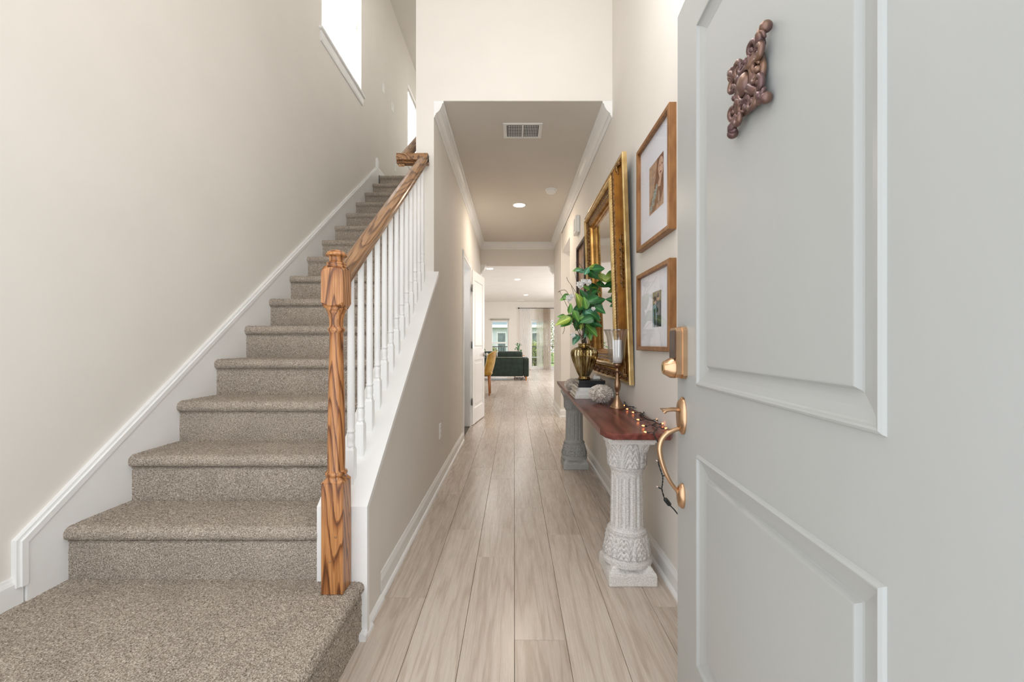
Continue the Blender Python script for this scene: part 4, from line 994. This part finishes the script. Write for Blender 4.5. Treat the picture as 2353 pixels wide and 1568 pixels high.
A_, B_, C_ = at(*pa, 1.735), at(*pb_, 1.735), at(*pc, 1.735)
b.tube([B_, B_.lerp(C_, .5)+Vector((0, 0, .002)), C_, C_+Vector((.05, .05, -.06))], .0026, 8)
o = b.obj('wire', M_wire, sl); o.location = -S0
b = MB(); b.tube([A_, A_.lerp(B_, .15), A_.lerp(B_, .85), B_], [.004, .009, .009, .004], 8); o = b.obj('plug', M_wire, sl); o.location = -S0
bulbs = [(180, 265, 150), (215, 305, 190), (285, 345, 160), (345, 430, 175), (405, 500, 180), (430, 575, 160), (555, 430, 60), (610, 475, 10), (645, 530, 0), (365, 300, 90), (445, 325, 10), (180, 178, 40)]
hang = [(560, 910, 150, 1), (565, 1212, 150, 1), (665, 1070, 20, 0)]
lead = MB()
for (x, y, a) in bulbs:
    p = c4(x, y); P = onz(p[0], p[1], SZ+.008); d = Vector((math.cos(math.radians(a)), math.sin(math.radians(a))*2, .15)).normalized()
    q_ = min(sp, key=lambda v: (v-(P-d*.03)).length); lead.tube([q_-S0, q_.lerp(P-d*.012, .5)+Vector((0, 0, .004))-S0, P-d*.012-S0], .0013, 6)
    b = MB(); b.tube([P-d*.012-S0, P-d*.001-S0], .0028, 8); so = b.obj('socket', M_wire, sl)
    b = MB(); b.tube([P-d*.001-S0, P+d*.003-S0, P+d*.007-S0, P+d*.011-S0], [.0028, .0034, .0028, .0008], 8); b.obj('bulb', M_bulb, sl)
lead.obj('lead_wire', M_wire, sl)['kind'] = 'stuff'
for (x, y, a, lit) in hang:
    p = c4(x, y); P = at(p[0], p[1], 1.735); d = Vector((math.cos(math.radians(a)), 0, math.sin(math.radians(a)))).normalized()
    q_ = min(sp, key=lambda v: (v-(P-d*.02)).length); bl = MB(); bl.tube([q_-S0, P-d*.012-S0], .0013, 6); bl.obj('lead_wire', M_wire, sl)
    b = MB(); b.tube([P-d*.014-S0, P-d*.001-S0], .0028, 8); b.obj('socket', M_wire, sl)
    b = MB(); b.tube([P-d*.001-S0, P+d*.004-S0, P+d*.008-S0], [.0024, .0026, .0006], 8); b.obj('bulb', M_bulb_clear, sl)

# ------------------------------------------------------------------ mirror
Wm, Hm = 1.10, 1.355
mi = thing('ornate_mirror', 'large antique gold framed mirror tilting forward on the wall above the slab', 'mirror', (XR-.005, 2.40, .828))
# local: x = out of wall (-X world handled by sign), y = along wall, z = up ; tilt about the bottom edge
mi.rotation_euler = (0, -math.radians(1.9), 0)
def frame_ring(prof, mi_mat, name, parent, smooth=True):
    """prof: (inset from outer edge, height out from wall)"""
    b = MB(); c = [(0, 0, 1, 1), (Wm, 0, -1, 1), (Wm, Hm, -1, -1), (0, Hm, 1, -1)]; n = len(prof); V = []
    for (y, z, sy, sz_) in c:
        for d, e in prof: V.append((-e, y+sy*d, z+sz_*d))
    for i in range(4):
        for k in range(n-1):
            j = (i+1) % 4; b.add([V[i*n+k], V[i*n+k+1], V[j*n+k+1], V[j*n+k]], [(0, 1, 2, 3)], 0, False)
    return b.obj(name, mi_mat, parent)
frame_ring([(0, 0), (0, .022), (.003, .027), (.014, .029), (.019, .026), (.020, .022)], M_gold_pale, 'outer_edge', mi)
frame_ring([(.020, .022), (.028, .020), (.042, .024), (.058, .034), (.072, .048), (.080, .058)], M_gold_dark, 'cove', mi)
frame_ring([(.080, .058), (.084, .064), (.090, .067), (.095, .064), (.097, .066)], M_gold_carved, 'rope_band', mi)
def arc(d0, d1, e0, hgt, n=6): return [(d0+(d1-d0)*i/n, e0+hgt*math.sin(PI*i/n)) for i in range(n+1)]
frame_ring([(.097, .066)]+arc(.097, .106, .070, .006)+arc(.107, .128, .073, .011, 8)+[(.130, .070)], M_gold_pale, 'raised_rib', mi)  # paler gold puts the highlight along the rib into its colour
frame_ring([(.130, .070), (.136, .060), (.140, .055), (.170, .048), (.174, .050)], M_gold_carved, 'beaded_band', mi)
frame_ring([(.174, .050), (.180, .053), (.186, .045), (.190, .030), (.200, .026), (.206, .018)], M_gold, 'inner_slip', mi)
# rope twists and beads
rope = MB(); bead = MB()
def along(d, e, step, fn):
    for (ax, c0, c1, fix) in (('y', d, Wm-d, d), ('y', d, Wm-d, Hm-d), ('z', d, Hm-d, d), ('z', d, Hm-d, Wm-d)):
        n = int((c1-c0)/step)
        for i in range(n+1):
            s_ = c0+(c1-c0)*i/n; fn((-e, s_, fix) if ax == 'y' else (-e, fix, s_), ax)
def ropefn(p, ax):
    x, y, z = p; q = .006
    P = [(x, y-q, z-q), (x-.004, y, z), (x, y+q, z+q)] 
    rope.tube(P, [.0015, .0034, .0015], 5)
along(.089, .068, .017, ropefn); along(.133, .068, .020, lambda p, ax: rope.ball(p, .0055, 6, 4))
along(.155, .053, .030, lambda p, ax: bead.ball(p, .0042, 6, 4))
along(.024, .023, .011, lambda p, ax: rope.ball(p, .0028, 5, 3))
stuff(rope.obj('rope_twist', M_gold, mi)); stuff(bead.obj('pearl_bead', M_gold_pale, mi))
# carved leaf clusters in the cove: mid side and corners
b = MB()
def cluster(y, z, n, sp_):
    for i in range(n):
        t = (i-(n-1)/2)*sp_; s_ = .016*(1-abs(i-(n-1)/2)/n)
        for k in (-1, 1):
            pts = [(-.030-.010*math.sin(PI*j/8), y+k*(.002+s_*math.sin(PI*j/8)), z+t+.03*math.cos(PI*j/8)) for j in range(9)]
            b.tube(pts, [.0035]*9, 6)
        b.ball((-.042, y, z+t), .008, 8, 5)
cluster(.05, .73, 6, .05); cluster(.05, .10, 3, .04)
for yy in (.06, Wm-.06):
    for zz in (.06, Hm-.06):
        for k in range(5):
            a = k*PI/8+(0 if yy < .5 else PI/2)+(0 if zz < .6 else -PI/2 if yy < .5 else PI/2)
            b.tube([(-.032-.014*math.sin(PI*j/6), yy+.085*j/6*math.cos(a)-.03*math.cos(a), zz+.085*j/6*math.sin(a)-.03*math.sin(a)) for j in range(7)], [.003, .006, .008, .008, .007, .005, .002], 6)
for k in range(11):
    yy = .16+.078*k; b.tube([(-.030-.012*math.sin(PI*j/6), yy+.05*j/6, .05+.02*math.sin(PI*j/6)*(1 if k % 2 else -1)) for j in range(7)], [.003, .006, .007, .007, .006, .005, .002], 6)
stuff(b.obj('leaf_carving', M_gold_carved, mi))
b = MB(); b.box(-.020, -.014, .20, Wm-.20, .20, Hm-.20); b.obj('mirror_pane', M_mirror, mi)
b = MB(); b.box(-.013, 0, .02, Wm-.02, .02, Hm-.02); b.obj('backing', M_dark, mi)

# ------------------------------------------------------------------ framed pictures
def flatmesh(name, polys, mats, parent, x):
    b = MB()
    for i, (pts, m_) in enumerate(polys): b.add([(x-.00008*i, p[0], p[1]) for p in pts], [tuple(range(len(pts)))], m_)
    me = bpy.data.meshes.new(name); me.from_pydata(b.v, [], b.f)
    for m_ in mats: me.materials.append(m_)
    me.polygons.foreach_set('material_index', b.m); return link(name, me, parent)
def picture(label, y0, y1, z0, z1, py0, py1, pz0, pz1, polys, mats, fw=.022):
    t_ = thing('framed_picture', label, 'picture', (XR, y0, z0), 0, 'framed photographs on the right wall')
    W_, H_ = y1-y0, z1-z0; dp = .033
    b = MB(); prof = [(0, 0), (0, dp-.003), (.003, dp), (fw-.002, dp), (fw, dp-.002), (fw, .012)]; c = [(0, 0, 1, 1), (W_, 0, -1, 1), (W_, H_, -1, -1), (0, H_, 1, -1)]; n = len(prof)
    V = [(-e, y+sy*d, z+sz_*d) for (y, z, sy, sz_) in c for d, e in prof]
    b.add(V, [(i*n+k, i*n+k+1, ((i+1) % 4)*n+k+1, ((i+1) % 4)*n+k) for i in range(4) for k in range(n-1)]); b.obj('frame', M_frame, t_)
    b = MB(); b.box(-.014, -.004, fw-.004, W_-fw+.004, fw-.004, H_-fw+.004); b.obj('mount_board', M_mat, t_)
    flatmesh('photograph', [([(py0-y0, pz0-z0), (py1-y0, pz0-z0), (py1-y0, pz1-z0), (py0-y0, pz1-z0)], 0)] + [([(py1-y0-(py1-py0)*a, pz0-z0+(pz1-pz0)*c_) for a, c_ in pts], m_) for pts, m_ in polys], mats, t_, -.0145)
    b = MB(); b.box(-.021, -.020, fw-.002, W_-fw+.002, fw-.002, H_-fw+.002); b.obj('glazing', M_picglass, t_)
mk = lambda n, r, g, b_, k=.86, sc=45: noisy(n, srgb(r, g, b_), srgb(int(r*k), int(g*k), int(b_*k)), sc, .5, lo=.42, hi=.58)
PA = [mk('photo_tan', 188, 152, 124), mk('photo_auburn', 128, 76, 44), mk('photo_skin', 216, 178, 154), mk('photo_teal_beads', 168, 176, 170, .62, 160), mk('photo_lips', 120, 62, 58), mk('photo_lace', 190, 160, 138, .75, 160), mk('photo_bronze', 146, 98, 58)]
def ell(cx, cy, rx, ry, n=16): return [(cx+rx*math.cos(2*PI*k/n), cy+ry*math.sin(2*PI*k/n)) for k in range(n)]
# u runs from the far edge (left in view) to the near edge
polysA = [([(.58, 1), (1, 1), (1, .30), (.80, .10), (.42, .12), (.38, .5), (.46, .62)], 1), (ell(.82, .76, .17, .20), 2), ([(.76, .62), (.90, .60), (.80, .40), (.62, .42), (.66, .52)], 2), ([(.5, .45), (.70, .42), (.66, .14), (.40, .02), (.10, .02), (.05, .20), (.25, .36)], 6),
          (ell(.42, .34, .13, .10), 3), (ell(.30, .22, .11, .09), 3), (ell(.16, .12, .10, .07), 3), (ell(.55, .44, .07, .07), 3), (ell(.70, .22, .06, .12), 5), (ell(.82, .665, .06, .018), 4), (ell(.77, .80, .05, .012), 4), (ell(.92, .80, .045, .012), 4), (ell(.25, .68, .16, .06), 5), (ell(.30, .62, .14, .05), 5)]
picture('tall bronze framed portrait of a long-haired woman, upper of two by the door', 1.79, 2.27, 1.565, 2.112, 1.905, 2.105, 1.715, 1.955, polysA, PA)
PB = [mk('photo_green', 72, 92, 70), mk('photo_navy', 34, 46, 66), mk('photo_face', 206, 160, 132), mk('photo_light_blue', 150, 176, 196), mk('photo_olive', 150, 138, 96), mk('photo_hair', 60, 42, 32)]
polysB = [([(0, 1), (1, 1), (1, .72), (0, .66)], 4), ([(.45, .75), (.95, .70), (1, 0), (.45, 0)], 1), ([(.05, .62), (.42, .68), (.50, .30), (.45, 0), (.0, 0)], 3), (ell(.66, .82, .12, .10), 2), (ell(.66, .88, .13, .07), 5), (ell(.30, .74, .12, .09), 2), (ell(.28, .80, .15, .08), 5), ([(.15, .50), (.35, .55), (.40, .05), (.20, .0)], 1)]
picture('wider bronze framed photograph of two people, lower of two by the door', 1.79, 2.27, 1.034, 1.440, 1.935, 2.055, 1.150, 1.322, polysB, PB)
t_ = thing('framed_picture', 'dark framed picture mostly hidden behind the far side of the mirror', 'picture', (XR, 3.95, 1.35), 0, None)
b = MB(); c = [(0, 0, 1, 1), (.5, 0, -1, 1), (.5, .74, -1, -1), (0, .74, 1, -1)]; prof = [(0, 0), (0, .035), (.03, .035), (.03, .01)]; n = 4
V = [(-e, y+sy*d, z+sz_*d) for (y, z, sy, sz_) in c for d, e in prof]; b.add(V, [(i*n+k, i*n+k+1, ((i+1) % 4)*n+k+1, ((i+1) % 4)*n+k) for i in range(4) for k in range(3)]); b.obj('frame', noisy('dark_brown_frame', srgb(70, 46, 34), srgb(50, 34, 26), 12, .4), t_)
b = MB(); b.box(-.012, -.002, .02, .48, .02, .72); b.obj('print', noisy('tan_print', srgb(176, 140, 110), srgb(120, 92, 70), 6, .5), t_)

# ------------------------------------------------------------------ living room
# window 3 in the back wall
w3 = struct(bpy.data.objects.new('window_3', None), 'white double-hung window in the back wall above the sofa'); COL.objects.link(w3)
b = MB(); x0, x1, z0, z1 = -.95, -.22, .62, 2.02; yy = YB+.06; f = .05
b.box(x0, x0+f, yy, yy+.06, z0, z1); b.box(x1-f, x1, yy, yy+.06, z0, z1); b.box(x0+f, x1-f, yy, yy+.06, z0, z0+f); b.box(x0+f, x1-f, yy, yy+.06, z1-f, z1); b.box(x0+f, x1-f, yy-.01, yy+.05, 1.07, 1.12)
b.obj('window_frame', M_trim, w3)
b = MB(); b.box(x0+f, x1-f, yy+.03, yy+.034, z0+f, 1.07); b.box(x0+f, x1-f, yy+.03, yy+.034, 1.12, z1-f); b.obj('pane', M_glass, w3)
b = MB(); b.box(x0-.07, x1+.07, YB-.04, YB, z0-.03, z0); b.obj('window_sill', M_trim, w3)
t_ = thing('roller_shade', 'rolled-up grey shade above the back window', 'shade', (-.585, YB-.04, 2.05))
b = MB(); b.tube([(-.40, 0, .02), (.40, 0, .02)], .028, 12); b.obj('roller', noisy('grey_shade', srgb(176, 172, 160), srgb(160, 156, 146), 8, .7), t_)
for sx in (-.41, .40):
    b = MB(); b.box(sx-.0, sx+.012, -.02, .04, -.012, .05); b.obj('shade_bracket', M_trim, t_)
# patio door
d3 = struct(bpy.data.objects.new('door_3', None), 'white framed sliding glass patio door in the back wall'); COL.objects.link(d3)
for (a, c, yo) in ((.68, 1.52, .05), (1.47, 2.3, .09)):
    b = MB(); yy = YB+yo; f = .07
    b.box(a, a+f, yy, yy+.035, .03, 2.03); b.box(c-f, c, yy, yy+.035, .03, 2.03); b.box(a+f, c-f, yy, yy+.035, .03, .12); b.box(a+f, c-f, yy, yy+.035, 1.95, 2.03); o = b.obj('sliding_sash', M_trim, d3)
    b = MB(); b.box(a+f, c-f, yy+.015, yy+.02, .12, 1.95); b.obj('pane', M_glass, o)
b = MB(); b.box(.68, 2.3, YB, YB+.15, 0, .03); b.obj('threshold', M_trim, d3)
rod = thing('curtain_rod', 'dark curtain rod with finials above the patio door', 'curtain rod', (1.3, YB-.10, 2.53))
b = MB(); b.tube([(-1.1, 0, 0), (1.2, 0, 0)], .011, 10); b.obj('rod', M_wire, rod)
for sx in (-1.11, 1.21):
    b = MB(); b.ball((sx, 0, 0), .03, 10, 8); b.obj('finial', M_wire, rod)
for sx in (-1.02, 1.1):
    b = MB(); b.box(sx-.008, sx+.008, -.01, .10, -.02, .0); b.obj('rod_bracket', M_wire, rod)
def curtain(label, x0, x1, m, folds, y=YB-.10, gather=0):
    t_ = thing('sheer_curtain', label, 'curtain', (x0, y, .02)); b = MB(); nx, nz_ = folds*10, 14; V = []
    for j in range(nz_+1):
        z = 2.50*j/nz_
        for i in range(nx+1):
            u_ = i/nx; x = (x1-x0)*u_; V.append((x+.006*math.sin(j*.7+i*.3), .028*math.sin(2*PI*folds*u_)+.008*math.sin(j*.5+u_*9)-.03, z))
    b.add(V, [(j*(nx+1)+i, j*(nx+1)+i+1, (j+1)*(nx+1)+i+1, (j+1)*(nx+1)+i) for j in range(nz_) for i in range(nx)], 0, True)
    me = b.mesh('curtain_panel', m); link('curtain_panel', me, t_)
curtain('white sheer curtain at the left of the patio door', .24, .70, M_sheer_w, 6)
curtain('beige sheer curtain gathered in the middle of the patio door', 1.20, 1.50, M_sheer_b, 7)
curtain('thin pale sheer curtain beside the beige one', .93, 1.19, sheer('pale_sheer_fabric', (.80, .78, .72, 1), .38), 5)

# sofa
so = thing('sofa', 'dark green velvet sofa seen from behind in the living room', 'sofa', (-.45, 12.0, 0))
def soft(b, x0, x1, y0, y1, z0, z1, bv=.04, mi=0): b.box(x0, x1, y0, y1, z0, z1, mi); b.f = b.f; b.sm = [True]*len(b.f); b.bv = bv
_oobj = MB.obj
def _obj(s, *a, **k):
    o = _oobj(s, *a, **k)
    if hasattr(s, 'bv'):
        m = o.modifiers.new('soft_edge', 'BEVEL'); m.width = s.bv; m.segments = 5; m.limit_method = 'NONE'
    return o
MB.obj = _obj
b = MB(); soft(b, -.86, .72, 0, .20, .12, .69, .025); b.obj('backrest', M_velvet, so)
for sx in (-.90, .725):
    b = MB(); soft(b, sx, sx+.155, .0, .86, .115, .655, .035); b.obj('armrest', M_velvet, so)
b = MB(); soft(b, -.86, .72, .12, .88, .12, .36, .02); b.obj('seat_base', M_velvet, so)
for (a, c) in ((-.80, -.24), (-.22, .30)):
    pass
for (a, c) in ((-.74, -.06), (-.03, .70)):
    b = MB(); soft(b, a, c, .06, .34, .45, .845, .06); b.obj('back_cushion', M_velvet, so)
    b = MB(); soft(b, a, c, .30, .86, .36, .50, .04); b.obj('seat_cushion', M_velvet, so)
b = MB(); b.tube([(-.84, -.004, .672), (.70, -.004, .672)], .006, 6); b.obj('piping', noisy('pale_piping', srgb(150, 156, 140), srgb(130, 136, 120), 10, .6), so)
for (sx, sy) in ((-.82, .06), (.80, .05), (-.82, .78), (.80, .78)):
    b = MB(); b.lathe([(.018, 0), (.028, .12)], sx, sy, 12); b.obj('leg', M_goldleg, so)
t_ = MB()
for k in range(7): t_.ball((.0+.045*k-.13, .02*math.sin(k*2), .04+.012*math.sin(k*3)), .05, 10, 6, 0, (1, 1.2, .7))
tag(t_.obj('plush_toy', noisy('white_plush', srgb(220, 216, 210), srgb(180, 176, 170), 30, .9), None, (.17, 12.25, .0)), 'white fluffy toy lying on the floor beneath the green sofa', 'toy')

# dining chair
dc = thing('dining_chair', 'mustard velvet dining chair with curved back beside the closet door', 'chair', (-.62, 8.75, 0), 0)
b = MB(); n = 14; V = []
for j in range(11):
    z = .42+.50*j/10; rr_ = .25+.02*math.sin(PI*j/10); yb0 = -.02-.10*(j/10)
    for i in range(n+1):
        a = math.radians(-65+130*i/n); x = rr_*math.cos(a)-.10+.10*j/10; y = rr_*math.sin(a)*1.0
        V.append((x, y, z-.10*abs(math.sin(a))**3*(j/10)))
m_ = n+1
Vi = [(x-.035, y*.88, z) for x, y, z in V]; k0 = len(V)
Fs = [(j*m_+i, j*m_+i+1, (j+1)*m_+i+1, (j+1)*m_+i) for j in range(10) for i in range(n)]
b.add(V+Vi, Fs+[tuple(q+k0 for q in f_[::-1]) for f_ in Fs]+[(10*m_+i, 10*m_+i+1, k0+10*m_+i+1, k0+10*m_+i) for i in range(n)]+[(i, i+1, k0+i+1, k0+i) for i in range(n)]
      + [(j*m_, (j+1)*m_, k0+(j+1)*m_, k0+j*m_) for j in range(10)]+[(j*m_+n, (j+1)*m_+n, k0+(j+1)*m_+n, k0+j*m_+n) for j in range(10)], 0, True)
b.obj('backrest', M_mustard, dc)
b = MB(); soft(b, -.28, .16, -.21, .21, .41, .49, .03); b.obj('seat', M_mustard, dc)
for (sx, sy) in ((.10, -.17), (.10, .17), (-.24, -.18), (-.24, .18)):
    b = MB(); b.tube([(sx, sy, .41), (sx*1.12, sy*1.1, .0)], [.024, .013], 10); b.obj('leg', M_goldleg, dc)
# dining table
dtb = thing('dining_table', 'dark dining table behind the open closet door', 'table', (-1.52, 9.9, 0))
b = MB(); b.box(-.48, .58, -.8, .8, .72, .76, 0, .008); b.obj('tabletop', M_black, dtb)
b = MB(); b.box(-.5, .595, -.82, .82, .762, .766); b.box(.585, .597, -.82, .82, .45, .765); b.box(-.5, .597, -.83, -.818, .45, .765); b.obj('table_runner', M_black, dtb)
for (sx, sy) in ((-.42, -.72), (.50, -.72), (-.42, .72), (.50, .72)):
    b = MB(); b.box(sx-.03, sx+.03, sy-.03, sy+.03, 0, .72, 0, .004); b.obj('leg', M_black, dtb)
def small_plant(label, c, r, hgt, potr, name='potted_plant', dark=False):
    t_ = thing(name, label, 'plant', c); b = MB(); b.lathe([(potr*.7, 0), (potr, .08), (potr, .10), (potr*.85, .10), (potr*.8, .07)], seg=20); b.obj('pot', M_plastic, t_)
    rr_ = random.Random(int(r*999)); me = leaf_mesh(M_leafs[0 if dark else 1], .07, .045)
    b = MB()
    for k in range(26):
        a = rr_.uniform(0, 2*PI); e = Vector((math.cos(a)*r*rr_.random(), math.sin(a)*r*rr_.random(), .10+hgt*rr_.uniform(.2, 1)))
        o = link('leaf', me, t_, e, (rr_.uniform(-.9, .9), rr_.uniform(-.9, .9), rr_.uniform(0, 6.3))); 
        if k % 4 == 0: b.tube([(0, 0, .08), e*.6+Vector((0, 0, .03)), e], .003, 5)
    b.obj('stem', M_stem, t_)
small_plant('small green plant in a white pot on the dining table', (-.80, 10.0, .766), .09, .14, .05)
small_plant('dark-leaved flowering plant on a table behind the sofa cushions', (.13, 13.4, .70), .11, .26, .05, dark=True)
t_ = thing('side_table', 'small wooden side table behind the sofa', 'table', (.13, 13.4, 0)); b = MB(); b.lathe([(.22, .68), (.22, .70)], seg=28); b.obj('tabletop', M_goldleg, t_)
for k in range(3):
    a = k*2*PI/3; b = MB(); b.tube([(.1*math.cos(a), .1*math.sin(a), .68), (.2*math.cos(a), .2*math.sin(a), 0)], .012, 8); b.obj('leg', M_goldleg, t_)
t_ = thing('copper_bowl', 'shiny copper bowl on the dining table near the chair', 'bowl', (-.86, 9.25, .766)); b = MB(); b.lathe([(.03, 0), (.05, .01), (.075, .05), (.08, .08), (.072, .078), (.045, .02), (.01, .012)], seg=28); b.obj('bowl_body', M_bronze, t_)

# ------------------------------------------------------------------ outdoors
g = noisy('lawn_green', srgb(112, 140, 70), srgb(150, 168, 96), 3, .95)
b = MB(); b.box(-30, 30, YB+.16, 70, -.6, -.42); struct(b.obj('ground', g))
b = MB(); b.box(-6, 12, YB+.15, YB+3.1, -.2, -.02); struct(b.obj('floor_patio', noisy('patio_concrete', srgb(186, 180, 170), srgb(170, 164, 154), 5, .9)))
hs_ = thing('house', 'pale grey sided neighbouring house with teal-grey roof beyond the back window', 'house', (0, 34, -.42))
Msid = noisy('pale_siding', srgb(206, 212, 216), srgb(196, 202, 206), 2, .7); Mroof = noisy('teal_grey_shingle', srgb(112, 132, 136), srgb(134, 152, 154), 30, .8); Mwin = noisy('dark_window_glass', srgb(92, 106, 108), srgb(120, 134, 136), 3, .2)
b = MB(); b.box(-9, 2.6, 0, 8, 0, 2.95); b.obj('wall', Msid, hs_)
for k in range(18):
    b = MB(); b.prism_x([(-.03, .16*k), (0, .16*k), (0, .16*k+.16), (-.008, .16*k+.16)], -9, 2.6); b.obj('siding_board', Msid, hs_)
b = MB(); b.prism_x([(-.45, 2.9), (-.45, 3.02), (4, 5.6), (8.4, 3.02), (8.4, 2.9)], -9.3, 2.9); b.obj('roof', Mroof, hs_)
b = MB(); b.box(-9.3, 2.9, -.50, -.44, 2.78, 3.02); b.obj('fascia', M_trim, hs_)
for (a, c, zl, zh) in ((-1.32, -.70, .85, 2.35), (-2.6, -1.8, .85, 2.35), (.4, 1.1, .85, 2.35), (1.5, 2.1, .85, 2.35)):
    b = MB(); b.box(a-.08, c+.08, -.06, -.01, zl-.08, zh+.08); wf = b.obj('window_frame', M_trim, hs_)
    b = MB(); b.box(a, c, -.08, -.055, zl, (zl+zh)/2-.03); b.box(a, c, -.08, -.055, (zl+zh)/2+.03, zh); b.obj('pane', Mwin, wf)
rl_ = thing('deck_railing', 'dark metal railing at the far edge of the patio', 'railing', (0, YB+3.0, -.02))
Mrl = noisy('dark_railing_metal', srgb(70, 66, 62), srgb(56, 52, 50), 8, .5)
for zz in (.12, .92):
    b = MB(); b.box(-5, 8, -.02, .02, zz, zz+.04); b.obj('rail', Mrl, rl_)
me = MB(); me.box(-.01, .01, -.01, .01, .14, .93); me = me.mesh('picket', Mrl)
for k in range(110): link('picket', me, rl_, (-5+.1182*k, 0, 0))
for k in range(5):
    b = MB(); b.box(-.04, .04, -.04, .04, 0, 1.02); b.obj('post', Mrl, rl_, (-5+3.25*k, 0, 0))
pt = thing('patio_table', 'small grey metal table outside the patio door', 'table', (.85, YB+1.6, -.02)); b = MB(); b.lathe([(.36, .46), (.36, .48)], seg=32); b.obj('tabletop', noisy('grey_metal', srgb(170, 170, 166), srgb(150, 150, 146), 8, .4), pt)
for k in range(3):
    a = k*2*PI/3+.4; b = MB(); b.tube([(.1*math.cos(a), .1*math.sin(a), .46), (.28*math.cos(a), .28*math.sin(a), 0)], .012, 8); b.obj('leg', Mrl, pt)
def tree(label, x, y, h_, r, cols, seed, name='tree'):
    t_ = thing(name, label, 'tree' if name == 'tree' else 'shrub', (x, y, -.42)); rr_ = random.Random(seed)
    b = MB(); b.tube([(0, 0, 0), (.05, 0, h_*.4), (-.03, .02, h_*.8)], [.10, .07, .02], 8); b.obj('trunk', M_stem, t_)
    b = MB()
    for k in range(4200):
        d = Vector((rr_.gauss(0, 1), rr_.gauss(0, 1), rr_.gauss(0, 1))).normalized()*r*rr_.uniform(.45, 1)*(1+.25*math.sin(k*.013)); c = Vector((d.x, d.y, h_*.58+d.z*h_*.42/r))
        u_ = Vector((rr_.uniform(-1, 1), rr_.uniform(-1, 1), rr_.uniform(-1, 1))).normalized(); w_ = u_.orthogonal().normalized(); s_ = .045
        b.add([c-u_*s_, c+w_*s_*.6, c+u_*s_, c-w_*s_*.6], [(0, 1, 2, 3)], k % len(cols))
    stuff(b.obj('foliage', cols, t_))
G1 = [noisy('foliage_yellow_green', srgb(150, 164, 84), srgb(176, 180, 104), 3, .8), noisy('foliage_green', srgb(92, 122, 66), srgb(116, 142, 82), 3, .8), noisy('foliage_tan', srgb(196, 160, 116), srgb(170, 150, 104), 3, .8)]
tree('leafy yellow-green tree beyond the right side of the patio door', 2.75, 26, 3.6, 1.25, G1, 5)
tree('low green shrub beyond the patio railing at centre', 1.2, 24, 1.6, .9, G1[:2], 8, 'shrub')
tree('small reddish-green shrub below the back window', -1.5, 22.5, 1.45, .6, G1, 9, 'shrub')
print('objects', len(S.objects))
